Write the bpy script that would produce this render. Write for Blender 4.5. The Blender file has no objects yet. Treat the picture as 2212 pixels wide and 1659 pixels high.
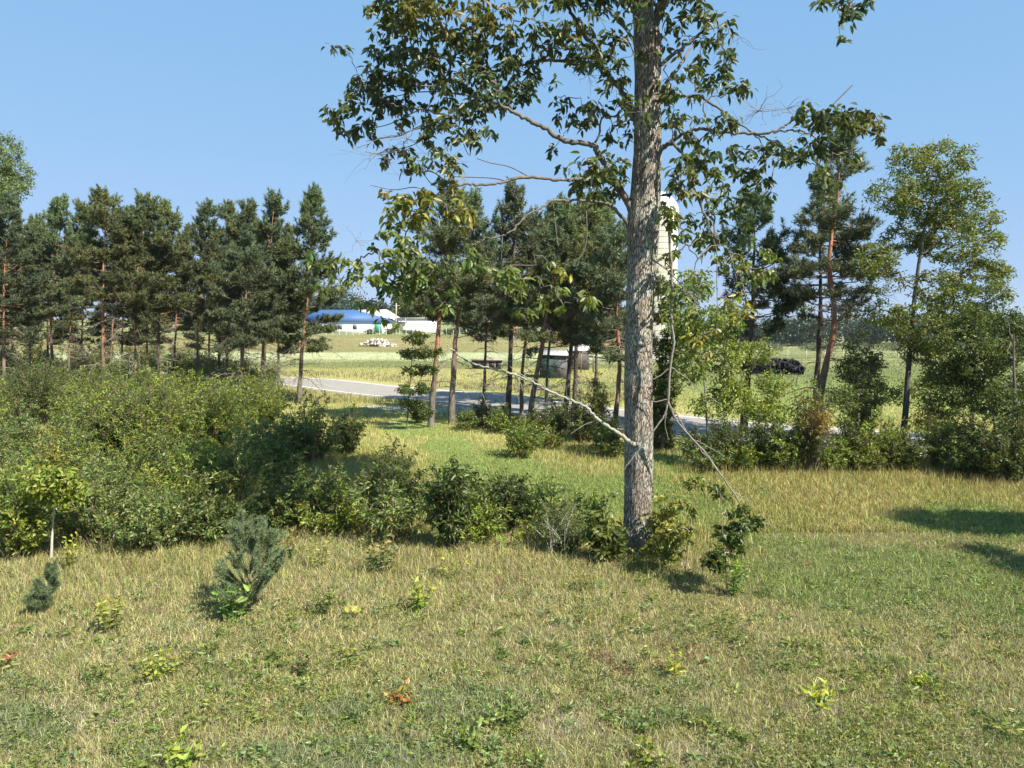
import bpy, math
import numpy as np
from mathutils import Vector

R = np.random.default_rng(11)
# ------------------------------------------------------------------ camera, light, exposure
H, FPX, CX, CY, HOR = 4.7, 1600.0, 1106.0, 829.5, 690.0
PITCH = math.atan((CY - HOR) / FPX)
scene = bpy.context.scene
camd = bpy.data.cameras.new('camera'); cam = bpy.data.objects.new('camera', camd)
scene.collection.objects.link(cam)
cam.location = (0, 0, H); cam.rotation_euler = (math.pi / 2 - PITCH, 0, 0)
camd.sensor_width = 36; camd.lens = FPX / 2212 * 36; camd.clip_end = 5000
scene.camera = cam
SUN = np.array([0.74, -0.67, 0.0]); SUN /= np.linalg.norm(SUN); ELEV = math.radians(47)
SUNDIR = np.array([SUN[0] * math.cos(ELEV), SUN[1] * math.cos(ELEV), math.sin(ELEV)])
world = bpy.data.worlds.new('World'); scene.world = world; world.use_nodes = True
nt = world.node_tree; nt.nodes.clear()
sky = nt.nodes.new('ShaderNodeTexSky'); sky.sky_type = 'NISHITA'; sky.sun_disc = False
sky.sun_elevation = ELEV; sky.sun_rotation = math.atan2(SUN[0], SUN[1])
sky.altitude = 0; sky.air_density = 1.0; sky.dust_density = 0.25; sky.ozone_density = 3.0
bg = nt.nodes.new('ShaderNodeBackground'); bg.inputs[1].default_value = 0.102
out = nt.nodes.new('ShaderNodeOutputWorld')
# soften the sky's bright horizon: per-channel power curve
sep = nt.nodes.new('ShaderNodeSeparateColor'); com = nt.nodes.new('ShaderNodeCombineColor'); nt.links.new(sky.outputs[0], sep.inputs[0])
for k_, (kk, gg) in enumerate(((1.07, .37), (1.93, .20), (2.95, .17))):
    pw = nt.nodes.new('ShaderNodeMath'); pw.operation = 'POWER'; pw.inputs[1].default_value = gg; nt.links.new(sep.outputs[k_], pw.inputs[0])
    mm_ = nt.nodes.new('ShaderNodeMath'); mm_.operation = 'MULTIPLY'; mm_.inputs[1].default_value = kk; nt.links.new(pw.outputs[0], mm_.inputs[0]); nt.links.new(mm_.outputs[0], com.inputs[k_])
nt.links.new(com.outputs[0], bg.inputs[0]); nt.links.new(bg.outputs[0], out.inputs[0])
ld = bpy.data.lights.new('sun', 'SUN'); ld.energy = 5.0; ld.angle = math.radians(0.5); ld.color = (1.0, 0.94, 0.80)
lo = bpy.data.objects.new('sun', ld); scene.collection.objects.link(lo)
lo.rotation_euler = Vector(SUNDIR).to_track_quat('Z', 'Y').to_euler()
scene.view_settings.view_transform = 'Standard'; scene.view_settings.look = 'None'
scene.view_settings.exposure = 1.15; scene.view_settings.gamma = 1
scene.render.engine = 'CYCLES'
cy = scene.cycles
cy.max_bounces = 6; cy.diffuse_bounces = 3; cy.glossy_bounces = 2; cy.transmission_bounces = 4; cy.transparent_max_bounces = 4
cy.volume_bounces = 0

# ------------------------------------------------------------------ maths helpers
CP, SP = math.cos(PITCH), math.sin(PITCH)
def ray(px, py):
    dx = (px - CX) / FPX; dy = (CY - py) / FPX
    return np.array([dx, CP + dy * SP, -SP + dy * CP])
def P(px, py, Y):
    d = ray(px, py); return np.array([0, 0, H]) + d * (Y / d[1])
def G(px, py, z=0.0):
    d = ray(px, py); return np.array([0, 0, H]) + d * ((z - H) / d[2])
def proj(x, y, z=0.0):
    zc = np.maximum(y * CP - (z - H) * SP, .3); up = y * SP + (z - H) * CP
    return CX + FPX * x / zc, CY - FPX * up / zc
def hsh(ix, iy, iz):
    n = (ix.astype(np.int64) * 374761393 + iy.astype(np.int64) * 668265263 + iz.astype(np.int64) * 2147483647) & 0x7fffffff
    n = ((n ^ (n >> 13)) * 1274126177) & 0x7fffffff
    return ((n ^ (n >> 16)) & 0xffff) / 65535.0
def vnoise(x, y, z=None):
    x = np.asarray(x, float); y = np.asarray(y, float); z = np.zeros_like(x) if z is None else np.asarray(z, float)
    x0, y0, z0 = np.floor(x), np.floor(y), np.floor(z)
    fx, fy, fz = x - x0, y - y0, z - z0
    fx, fy, fz = [f * f * (3 - 2 * f) for f in (fx, fy, fz)]
    r = 0
    for a in (0, 1):
        for b in (0, 1):
            for c in (0, 1):
                r = r + hsh(x0 + a, y0 + b, z0 + c) * (fx if a else 1 - fx) * (fy if b else 1 - fy) * (fz if c else 1 - fz)
    return r
def fbm(x, y, o=4):
    r = 0; a = .5
    for i in range(o):
        r = r + a * vnoise(x * 2 ** i + 17 * i, y * 2 ** i - 9 * i); a *= .5
    return r / (1 - .5 ** o)
def ss(a, b, x):
    t = np.clip((x - a) / (b - a), 0, 1); return t * t * (3 - 2 * t)
def unit(v):
    return v / np.maximum(np.linalg.norm(v, axis=-1, keepdims=True), 1e-9)
def hz(x, y):
    x = np.asarray(x, float); y = np.asarray(y, float)
    a = x / np.maximum(y, 5)
    wl = 1 - ss(0.0, 0.16, a)
    z = wl * (1.6 * ss(75, 150, y) + 3 * ss(190, 420, y)) - (1 - wl) * 6.0 * ss(45, 300, y)
    z = z + .12 * np.sin(x * .21 + .5) * np.sin(y * .17) * ss(18, 26, y) * (1 - ss(60, 90, y))
    return z

# ------------------------------------------------------------------ mesh helpers
def mk(name, V, F, mats, col=None, parent=None, smooth=False, mi=None):
    """F: list of (n,k) index arrays. col per vertex (n,3)."""
    V = np.asarray(V, np.float32).reshape(-1, 3)
    me = bpy.data.meshes.new(name)
    me.vertices.add(len(V)); me.vertices.foreach_set('co', V.ravel())
    F = [np.asarray(f, np.int32) for f in F if len(f)]
    loops = np.concatenate([f.ravel() for f in F])
    cnt = np.concatenate([np.full(len(f), f.shape[1], np.int32) for f in F])
    st = np.concatenate([[0], np.cumsum(cnt)[:-1]]).astype(np.int32)
    me.loops.add(len(loops)); me.loops.foreach_set('vertex_index', loops)
    me.polygons.add(len(cnt)); me.polygons.foreach_set('loop_start', st)
    try: me.polygons.foreach_set('loop_total', cnt)
    except Exception: pass
    if not isinstance(mats, (list, tuple)): mats = [mats]
    for m in mats: me.materials.append(m)
    if mi is not None: me.polygons.foreach_set('material_index', np.asarray(mi, np.int32))
    if smooth: me.polygons.foreach_set('use_smooth', np.ones(len(cnt), bool))
    if col is not None:
        a = me.color_attributes.new('Col', 'FLOAT_COLOR', 'POINT')
        c = np.ones((len(V), 4), np.float32); c[:, :3] = col
        a.data.foreach_set('color', c.ravel())
    me.update(calc_edges=True)
    o = bpy.data.objects.new(name, me); scene.collection.objects.link(o)
    if parent is not None: o.parent = parent
    return o
def tag(o, label=None, cat=None, group=None, kind=None):
    for k, v in (('label', label), ('category', cat), ('group', group), ('kind', kind)):
        if v: o[k] = v
    return o
def empty(name, loc, label, cat, group=None):
    o = bpy.data.objects.new(name, None); scene.collection.objects.link(o); o.location = loc; o.empty_display_size = .2
    return tag(o, label, cat, group)
class Bag:
    """accumulates geometry in world space"""
    def __init__(s): s.V = []; s.F = {}; s.C = []; s.n = 0
    def add(s, V, F, C):
        V = np.asarray(V, float).reshape(-1, 3)
        C = np.broadcast_to(np.asarray(C, float), V.shape)
        s.V.append(V); s.C.append(C)
        for f in (F if isinstance(F, list) else [F]):
            f = np.asarray(f, np.int64); s.F.setdefault(f.shape[1], []).append(f + s.n)
        s.n += len(V)
    def build(s, name, mat, parent=None, origin=None, smooth=False):
        if not s.n: return None
        V = np.concatenate(s.V); C = np.concatenate(s.C)
        F = [np.concatenate(s.F[k]) for k in s.F]
        if origin is not None: V = V - np.asarray(origin)
        return mk(name, V, F, mat, C, parent, smooth)
def tubes(bag, Pt, Rd, S=4, col=(.2, .17, .13), cap=False):
    """Pt (n,K,3) polylines, Rd (n,K) radii"""
    Pt = np.asarray(Pt, float); Rd = np.asarray(Rd, float)
    if Pt.ndim == 2: Pt = Pt[None]; Rd = Rd[None]
    n, K, _ = Pt.shape
    T = np.empty_like(Pt); T[:, 1:-1] = Pt[:, 2:] - Pt[:, :-2]; T[:, 0] = Pt[:, 1] - Pt[:, 0]; T[:, -1] = Pt[:, -1] - Pt[:, -2]
    T = unit(T)
    main = unit(Pt[:, -1] - Pt[:, 0])
    ref = np.where(np.abs(main[:, 2:3]) > .8, [[1, 0, 0.]], [[0, 0, 1.]])[:, None, :]
    A = unit(np.cross(T, ref)); B = np.cross(T, A)
    th = np.arange(S) / S * 2 * np.pi
    V = Pt[:, :, None, :] + Rd[:, :, None, None] * (A[:, :, None, :] * np.cos(th)[None, None, :, None] + B[:, :, None, :] * np.sin(th)[None, None, :, None])
    i = np.arange(n)[:, None, None] * K * S; k = np.arange(K - 1)[None, :, None] * S; s = np.arange(S)[None, None, :]; s2 = (s + 1) % S
    F = np.stack([i + k + s, i + k + s2, i + k + S + s2, i + k + S + s], -1).reshape(-1, 4)
    c = np.asarray(col, float)
    if c.ndim == 2: c = np.repeat(c, K * S, axis=0)
    bag.add(V, F, c)
    if cap:
        e = np.arange(n)[:, None] * K * S + (K - 1) * S + np.arange(S)[None]
        bag.F.setdefault(S, []).append(e + bag.n - n * K * S)
def smooth_line(pts, m=6):
    """Catmull-Rom through pts (k,4): x,y,z,r"""
    p = np.asarray(pts, float); p = np.vstack([2 * p[0] - p[1], p, 2 * p[-1] - p[-2]]); o = []
    for i in range(1, len(p) - 2):
        for t in np.arange(m) / m:
            o.append(.5 * (2 * p[i] + (p[i + 1] - p[i - 1]) * t + (2 * p[i - 1] - 5 * p[i] + 4 * p[i + 1] - p[i + 2]) * t * t + (-p[i - 1] + 3 * p[i] - 3 * p[i + 1] + p[i + 2]) * t ** 3))
    o.append(p[-2]); o = np.array(o); o[:, 3] = np.maximum(o[:, 3], .002); return o
def leaves(bag, Pp, D, L, W, col, fold=.25, curl=.15, six=False):
    """kite or six-sided leaves, base Pp, direction D, lengths, widths"""
    n = len(Pp); D = unit(D)
    N = unit(np.cross(D, unit(R.normal(size=(n, 3))))); S = np.cross(D, N)
    L = np.broadcast_to(L, n)[:, None]; W = np.broadcast_to(W, n)[:, None]
    col = np.broadcast_to(col, (n, 3))
    up = np.array([0, 0, 1.]); N = np.where((N @ up)[:, None] < 0, -N, N)
    if not six:
        V = np.stack([Pp, Pp + D * L * .45 + S * W * .5 + N * W * fold, Pp + D * L - N * L * curl, Pp + D * L * .45 - S * W * .5 + N * W * fold], 1)
        i = np.arange(n)[:, None] * 4
        F = np.concatenate([i + [0, 1, 2], i + [0, 2, 3]]); k = 4
    else:
        V = np.stack([Pp, Pp + D * L * .28 + S * W * .42 + N * W * fold, Pp + D * L * .62 + S * W * .42 + N * (W * fold - L * curl * .4), Pp + D * L - N * L * curl,
                      Pp + D * L * .62 - S * W * .42 + N * (W * fold - L * curl * .4), Pp + D * L * .28 - S * W * .42 + N * W * fold, Pp + D * L * .5 - N * L * curl * .3], 1)
        i = np.arange(n)[:, None] * 7
        F = np.concatenate([i + [0, 1, 6], i + [1, 2, 6], i + [2, 3, 6], i + [3, 4, 6], i + [4, 5, 6], i + [5, 0, 6]]); k = 7
    bag.add(V, F, np.repeat(col, k, axis=0))
def box(bag, c, s, col=(.5, .5, .5), rz=0., taper=None):
    x, y, z = [v / 2 for v in s]
    V = np.array([[-x, -y, -z], [x, -y, -z], [x, y, -z], [-x, y, -z], [-x, -y, z], [x, -y, z], [x, y, z], [-x, y, z]], float)
    ca, sa = math.cos(rz), math.sin(rz)
    V = V @ np.array([[ca, sa, 0], [-sa, ca, 0], [0, 0, 1]]) + np.asarray(c, float)
    bag.add(V, np.array([[0, 3, 2, 1], [4, 5, 6, 7], [0, 1, 5, 4], [1, 2, 6, 5], [2, 3, 7, 6], [3, 0, 4, 7]]), col)

# ------------------------------------------------------------------ materials
def mat(name):
    m = bpy.data.materials.new(name); m.use_nodes = True; t = m.node_tree; t.nodes.clear()
    o = t.nodes.new('ShaderNodeOutputMaterial'); return m, t, o
def nd(t, k, **kw):
    n = t.nodes.new(k)
    for a, b in kw.items():
        if a.startswith('i_'): n.inputs[int(a[2:])].default_value = b
        else: setattr(n, a, b)
    return n
def leaf_mat(name, trans=.35, rough=.5, spec=.35, tint=(1.25, 1.35, .55)):
    m, t, o = mat(name)
    a = nd(t, 'ShaderNodeAttribute', attribute_name='Col')
    p = nd(t, 'ShaderNodeBsdfPrincipled'); p.inputs['Roughness'].default_value = rough; p.inputs['Specular IOR Level'].default_value = spec
    tr = nd(t, 'ShaderNodeBsdfTranslucent')
    mu = nd(t, 'ShaderNodeMix', data_type='RGBA', blend_type='MULTIPLY'); mu.inputs[0].default_value = 1; mu.inputs[7].default_value = (*tint, 1)
    mx = nd(t, 'ShaderNodeMixShader'); mx.inputs[0].default_value = trans
    L = t.links.new
    L(a.outputs['Color'], p.inputs['Base Color']); L(a.outputs['Color'], mu.inputs[6]); L(mu.outputs[2], tr.inputs[0])
    L(p.outputs[0], mx.inputs[1]); L(tr.outputs[0], mx.inputs[2]); L(mx.outputs[0], o.inputs[0]); return m
def vcol_mat(name, nscale=6., namt=.35, rough=.85, bump=.3, stretch=(1, 1, 1), spec=.2, bscale=None, bdist=.02):
    """vertex colour broken up by noise, with bump"""
    m, t, o = mat(name); L = t.links.new
    a = nd(t, 'ShaderNodeAttribute', attribute_name='Col')
    tc = nd(t, 'ShaderNodeTexCoord'); mp = nd(t, 'ShaderNodeMapping'); mp.inputs['Scale'].default_value = stretch
    L(tc.outputs['Object'], mp.inputs[0])
    n = nd(t, 'ShaderNodeTexNoise'); n.inputs['Scale'].default_value = nscale; n.inputs['Detail'].default_value = 6; n.inputs['Roughness'].default_value = .65
    L(mp.outputs[0], n.inputs['Vector'])
    r = nd(t, 'ShaderNodeMapRange'); r.inputs[1].default_value = .3; r.inputs[2].default_value = .7; r.inputs[3].default_value = 1 - namt; r.inputs[4].default_value = 1 + namt
    L(n.outputs['Fac'], r.inputs[0])
    mu = nd(t, 'ShaderNodeVectorMath', operation='SCALE'); L(a.outputs['Color'], mu.inputs[0]); L(r.outputs[0], mu.inputs['Scale'])
    p = nd(t, 'ShaderNodeBsdfPrincipled'); p.inputs['Roughness'].default_value = rough; p.inputs['Specular IOR Level'].default_value = spec
    b = nd(t, 'ShaderNodeBump'); b.inputs['Strength'].default_value = bump; b.inputs['Distance'].default_value = bdist
    n2 = n
    if bscale:
        n2 = nd(t, 'ShaderNodeTexNoise'); n2.inputs['Scale'].default_value = bscale; n2.inputs['Detail'].default_value = 5; L(mp.outputs[0], n2.inputs['Vector'])
    L(n2.outputs['Fac'], b.inputs['Height']); L(b.outputs[0], p.inputs['Normal'])
    L(mu.outputs[0], p.inputs['Base Color']); L(p.outputs[0], o.inputs[0]); return m
M_leaf = leaf_mat('broadleaf', .40, .42, .5)
M_needle = leaf_mat('pine_needles', .22, .6, .25, (1.1, 1.15, .6))
M_grass = leaf_mat('grass_blades', .3, .6, .25, (1.1, 1.1, .6))
M_bark = vcol_mat('pine_bark', 9, .45, .9, .8, (1, 1, .3))
M_twig = vcol_mat('twig_bark', 14, .35, .85, .4)
M_wood = vcol_mat('painted_boards', 2.5, .12, .7, .3, (6, 6, .3))
M_stone = vcol_mat('field_stone', 5, .3, .85, .6)
M_metal = vcol_mat('sheet_metal', 1.2, .08, .65, .1, (1, 1, 1), .5)
M_road = vcol_mat('asphalt', 1.3, .10, .85, .5, (1, 1, 1), .3, 60)
M_ground = vcol_mat('soil_and_thatch', 5., .35, .95, .7, (1, 1, 1), .1, 40, .05)

def main_bark():
    m, t, o = mat('furrowed_bark'); L = t.links.new
    tc = nd(t, 'ShaderNodeTexCoord')
    mp = nd(t, 'ShaderNodeMapping'); mp.inputs['Scale'].default_value = (1, 1, .22); L(tc.outputs['Object'], mp.inputs[0])
    nz = nd(t, 'ShaderNodeTexNoise'); nz.inputs['Scale'].default_value = 5; nz.inputs['Detail'].default_value = 3; L(mp.outputs[0], nz.inputs['Vector'])
    ad = nd(t, 'ShaderNodeVectorMath', operation='MULTIPLY_ADD'); L(nz.outputs['Color'], ad.inputs[0]); ad.inputs[1].default_value = (.12, .12, .12); L(mp.outputs[0], ad.inputs[2])
    vo = nd(t, 'ShaderNodeTexVoronoi', feature='DISTANCE_TO_EDGE'); vo.inputs['Scale'].default_value = 32; L(ad.outputs[0], vo.inputs['Vector'])
    r1 = nd(t, 'ShaderNodeMapRange'); r1.inputs[2].default_value = .16; L(vo.outputs['Distance'], r1.inputs[0])
    n2 = nd(t, 'ShaderNodeTexNoise'); n2.inputs['Scale'].default_value = 30; n2.inputs['Detail'].default_value = 5; L(mp.outputs[0], n2.inputs['Vector'])
    n3 = nd(t, 'ShaderNodeTexNoise'); n3.inputs['Scale'].default_value = 1.6; n3.inputs['Detail'].default_value = 4; L(tc.outputs['Object'], n3.inputs['Vector'])
    cr = nd(t, 'ShaderNodeValToRGB'); e = cr.color_ramp.elements
    e[0].position = .38; e[0].color = (.31, .25, .205, 1); e[1].position = .60; e[1].color = (.42, .42, .36, 1); L(n3.outputs['Fac'], cr.inputs[0])
    m1 = nd(t, 'ShaderNodeMix', data_type='RGBA', blend_type='MIX'); L(r1.outputs[0], m1.inputs[0]); m1.inputs[6].default_value = (.11, .09, .072, 1); L(cr.outputs[0], m1.inputs[7])
    m2 = nd(t, 'ShaderNodeMapRange'); m2.inputs[1].default_value = .3; m2.inputs[2].default_value = .7; m2.inputs[3].default_value = .6; m2.inputs[4].default_value = 1.35; L(n2.outputs['Fac'], m2.inputs[0])
    sc = nd(t, 'ShaderNodeVectorMath', operation='SCALE'); L(m1.outputs[2], sc.inputs[0]); L(m2.outputs[0], sc.inputs['Scale'])
    p = nd(t, 'ShaderNodeBsdfPrincipled'); p.inputs['Roughness'].default_value = .9; p.inputs['Specular IOR Level'].default_value = .15
    b = nd(t, 'ShaderNodeBump'); b.inputs['Strength'].default_value = .9; b.inputs['Distance'].default_value = .03
    b2 = nd(t, 'ShaderNodeBump'); b2.inputs['Strength'].default_value = .5; b2.inputs['Distance'].default_value = .012
    L(r1.outputs[0], b.inputs['Height']); L(n2.outputs['Fac'], b2.inputs['Height']); L(b.outputs[0], b2.inputs['Normal']); L(b2.outputs[0], p.inputs['Normal'])
    L(sc.outputs[0], p.inputs['Base Color']); L(p.outputs[0], o.inputs[0]); return m
M_mainbark = main_bark()

# ------------------------------------------------------------------ the ground and its cover map
GREEN = [(900, 925, 60, 25, 1), (970, 965, 70, 28, 1), (1080, 1010, 110, 35, 1), (1200, 1060, 170, 45, 1.3), (1330, 1065, 130, 45, 1.3), (1480, 1010, 120, 22, .9), (1050, 1000, 120, 30, 1.2), (1480, 1110, 90, 45, .8), (1500, 1085, 80, 25, .35),
         (1900, 1255, 330, 70, 1.15), (2100, 1130, 230, 40, .8), (1700, 1180, 180, 45, .55), (2180, 1290, 200, 60, .9), (60, 1560, 120, 60, .8), (700, 1540, 170, 40, .5), (1000, 1520, 150, 45, .7),
         (700, 1640, 260, 40, .8), (1450, 1560, 120, 30, .4), (1900, 1430, 80, 25, .35), (1500, 1480, 90, 30, .4), (300, 1640, 140, 40, .5), (860, 860, 120, 16, .6), (1000, 775, 200, 9, .9), (1250, 830, 300, 14, .5), (1900, 840, 500, 50, .85)]
STRAW = [(230, 1540, 170, 40, 1), (1180, 1580, 140, 50, 1), (1650, 1620, 160, 50, 1), (1900, 1410, 140, 20, .7), (1450, 1640, 150, 40, .8), (2100, 1600, 160, 50, .5), (450, 1500, 100, 18, .8), (840, 742, 80, 7, .6), (820, 812, 200, 9, .8), (1200, 845, 220, 11, .6)]
def brush(lst, px, py):
    r = np.zeros_like(px)
    for a, b, c, d, w in lst: r = np.maximum(r, w * np.exp(-(((px - a) / c) ** 2 + ((py - b) / d) ** 2)))
    return r
def cover(x, y):
    px, py = proj(x, y, hz(x, y)); py = np.where(y < 4, 1700 + (4 - y) * 200, py)
    n1 = fbm(x * .35 + 5, y * .35, 4); n2 = fbm(x * 1.6, y * 1.6 + 30, 4); n3 = fbm(x * 4.2 + 9, y * 4.2, 3)
    g = np.clip(brush(GREEN, px, py) * 1.35 + (n1 - .5) * .7 + (n2 - .5) * .9 - .12, 0, 1)
    g = ss(.18, .62, g)
    s = ss(.3, .7, np.clip(brush(STRAW, px, py) * .9 + (n2 - .5) * 1.0 + (n3 - .5) * .8 - .02, 0, 1))
    far = ss(30, 70, y)
    right = ss(1300, 1600, px) * far
    tan = np.stack([.27 + .06 * n2, .262 + .03 * n2, .10 + .03 * n3], -1)
    tan = tan + (ss(1250, 1650, px) * ss(1000, 1040, py) * (1 - ss(1250, 1330, py)))[..., None] * np.array([-.02, -.035, -.012])
    ygr = np.array([.22, .225, .07]); grn = np.array([.195, .232, .075]); blu = np.array([.205, .235, .125]); stw = np.array([.43, .37, .23])
    mixn = ss(.35, .65, n1)[..., None]
    c = tan * (1 - .45 * mixn) + ygr * .45 * mixn
    gcol = grn * (1 - ss(1320, 1420, py))[..., None] + blu * ss(1320, 1420, py)[..., None]
    c = c * (1 - g[..., None]) + gcol * g[..., None]
    c = c * (1 - s[..., None] * .6) + stw * s[..., None] * .6
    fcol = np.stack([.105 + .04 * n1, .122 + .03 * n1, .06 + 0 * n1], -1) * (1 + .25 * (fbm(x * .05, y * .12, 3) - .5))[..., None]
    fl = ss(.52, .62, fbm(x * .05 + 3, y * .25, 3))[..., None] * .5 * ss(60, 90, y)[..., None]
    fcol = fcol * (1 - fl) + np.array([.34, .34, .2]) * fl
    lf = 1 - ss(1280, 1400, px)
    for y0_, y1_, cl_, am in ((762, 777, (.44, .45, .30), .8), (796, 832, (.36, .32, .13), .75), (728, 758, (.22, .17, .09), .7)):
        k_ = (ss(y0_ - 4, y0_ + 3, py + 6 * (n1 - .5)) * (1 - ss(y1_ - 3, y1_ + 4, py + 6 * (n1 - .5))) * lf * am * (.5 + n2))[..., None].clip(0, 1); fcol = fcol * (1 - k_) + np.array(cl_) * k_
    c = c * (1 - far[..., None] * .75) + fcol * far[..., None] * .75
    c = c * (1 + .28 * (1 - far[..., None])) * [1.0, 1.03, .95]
    return c, g, s, px, py
ax = np.linspace(-1, 1, 620); xs = np.sinh(ax * 5.2) / math.sinh(5.2) * 1400
ay = np.linspace(-.32, 1, 620); ys = np.sinh(ay * 5.0) / math.sinh(5.0) * 1500 + 12
X, Y = np.meshgrid(xs, ys, indexing='ij'); x, y = X.ravel(), Y.ravel()
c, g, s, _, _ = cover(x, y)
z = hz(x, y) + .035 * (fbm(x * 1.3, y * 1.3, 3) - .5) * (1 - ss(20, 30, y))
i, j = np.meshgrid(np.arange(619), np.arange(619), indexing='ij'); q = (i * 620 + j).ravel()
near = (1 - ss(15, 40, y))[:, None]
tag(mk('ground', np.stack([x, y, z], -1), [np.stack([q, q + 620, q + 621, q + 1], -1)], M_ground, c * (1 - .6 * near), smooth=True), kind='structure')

def ribbon(name, line, w, lift, m, col, nc=8, off=0.):
    L = smooth_line([(a, b, 0, 1) for a, b in line], 14)[:, :2]
    T = unit(np.gradient(L, axis=0)); N = np.stack([-T[:, 1], T[:, 0]], -1)
    u = np.linspace(-.5, .5, nc + 1) * w + off
    V = L[:, None, :] + N[:, None, :] * u[None, :, None]
    zz = hz(V[..., 0], V[..., 1]) + lift
    V = np.concatenate([V, zz[..., None]], -1)
    K = len(L); i, j = np.meshgrid(np.arange(K - 1), np.arange(nc), indexing='ij'); q = (i * (nc + 1) + j).ravel()
    return mk(name, V.reshape(-1, 3), [np.stack([q, q + nc + 1, q + nc + 2, q + 1], -1)], m, np.tile(col, (K * (nc + 1), 1)))
road_pts = [G(a, b)[:2] for a, b in ((100, 800), (350, 812), (620, 823), (800, 839), (1000, 859), (1200, 887), (1500, 918), (1720, 940), (2050, 968))]
road_pts = [road_pts[0] + (road_pts[0] - road_pts[1]) * 3] + road_pts + [road_pts[-1] + (road_pts[-1] - road_pts[-2]) * 2]
tag(ribbon('road', road_pts, 5.0, .03, M_road, (.27, .25, .225)), kind='structure')
tag(ribbon('road_shoulder', road_pts, 5.8, .018, M_ground, (.33, .30, .22)), kind='structure')
for k, s_ in enumerate((-1, 1)):
    tag(ribbon('edge_line', road_pts, .14, .036, M_road, (.72, .72, .7), 1, s_ * 2.3), kind='structure')
# gravel pull-off beside the road
gc = G(935, 884); th = np.linspace(0, 2 * np.pi, 41)[:-1]; rr = 1 + .25 * (fbm(np.cos(th) * 2 + 5, np.sin(th) * 2, 3) - .5)
ring = np.stack([gc[0] + 4.2 * rr * np.cos(th), gc[1] + 1.6 * rr * np.sin(th) - .35 * np.cos(th) * 4], -1)
V = np.vstack([ring, [gc[:2]]]); V = np.c_[V, hz(V[:, 0], V[:, 1]) + .02]
tag(mk('gravel_patch', V, [np.array([[40, k, (k + 1) % 40] for k in range(40)])], M_ground, np.tile((.46, .43, .38), (41, 1))), kind='structure')

# ------------------------------------------------------------------ grass
def blades(bag, x, y, h, w, col, lean=.5, curl=.5, zoff=0.):
    n = len(x); z = hz(x, y) + zoff; a = R.uniform(0, 2 * np.pi, n); la = R.uniform(0, 2 * np.pi, n)
    ln = np.abs(R.normal(0, lean, n)); d = np.stack([np.cos(la) * ln, np.sin(la) * ln, np.ones(n)], -1); d = unit(d)
    h = h[:, None]; w = w[:, None]; S = np.stack([np.cos(a), np.sin(a), np.zeros(n)], -1) * w * .5
    B = np.stack([x, y, z - .01], -1)
    cu = np.stack([np.cos(la), np.sin(la), -np.ones(n) * .5], -1) * (np.abs(R.normal(0, curl, n)))[:, None]
    m = B + d * h * .5; t = B + d * h * .95 + cu * h * .6
    V = np.stack([B - S, B + S, m - S * .8, m + S * .8, t], 1); i = np.arange(n)[:, None] * 5
    bag.add(V, [i + [0, 1, 3, 2], i + [2, 3, 4]], np.repeat(col, 5, axis=0))
def sample(n, d0, d1, p=2.0, spread=.98):
    u = R.random(n)
    d = (d0 ** (1 - p) + u * (d1 ** (1 - p) - d0 ** (1 - p))) ** (1 / (1 - p)) if p != 1 else d0 * (d1 / d0) ** u
    return R.uniform(-spread, spread, n) * d, d
def jit(c, n, v=.22, h=.1):
    c = np.broadcast_to(c, (n, 3)) * (1 + R.normal(0, v, (n, 1))) * (1 + R.normal(0, h, (n, 3))); return np.clip(c, .005, .8)
rp = np.array(road_pts)
def road_d(x, y):
    L = smooth_line([(a, b, 0, 1) for a, b in road_pts], 6)[:, :2]; m = np.full(len(x), 1e9)
    for a, b in zip(L[:-1], L[1:]):
        ab = b - a; t = np.clip(((x - a[0]) * ab[0] + (y - a[1]) * ab[1]) / (ab @ ab), 0, 1)
        m = np.minimum(m, np.hypot(x - a[0] - t * ab[0], y - a[1] - t * ab[1]))
    return m
b = Bag()
x, y = sample(700000, 6.3, 17, 2.1)
c, g, s, px, py = cover(x, y)
keep = R.random(len(x)) < (1 - .55 * s); x, y, c, g, s, px, py = [v[keep] for v in (x, y, c, g, s, px, py)]
n = len(x); tl = ss(1420, 1200, py) * ss(1400, 1250, px)
dry = R.random(n) < (.42 + .25 * s - .28 * g)
c = np.where(dry[:, None], c * .3 + np.array([.48, .43, .285]) * .7, c); dk = R.random(n) < .2; c = np.where(dk[:, None], [.17, .135, .095], c)
hh = (.05 + .06 * R.random(n)) * (1 + .9 * tl + .3 * g) * np.where(R.random(n) < .08, 1.9, 1)
blades(b, x, y, hh, (.0036 + .003 * R.random(n) + y * .00015), jit(c, n, .42, .1), .75, .6)
b.build('grass', M_grass); g_near = bpy.data.objects['grass']; tag(g_near, 'short dry grass and green turf covering the near slope', None, None, 'stuff')
b = Bag()
x, y = sample(300000, 16, 44, 2.0)
c, g, s, px, py = cover(x, y); rd = road_d(x, y)
keep = (rd > 3.3); x, y, c, g, px, py = [v[keep] for v in (x, y, c, g, px, py)]
n = len(x); hh = (.07 + .07 * R.random(n)) * (1 + 1.0 * (1 - g))
blades(b, x, y, hh, .010 + y * .00045 * R.random(n), jit(c, n, .25, .08), .5, .5)
tag(b.build('grass', M_grass), 'mown grass of the lane and lawn beyond the big tree', None, None, 'stuff')
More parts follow.
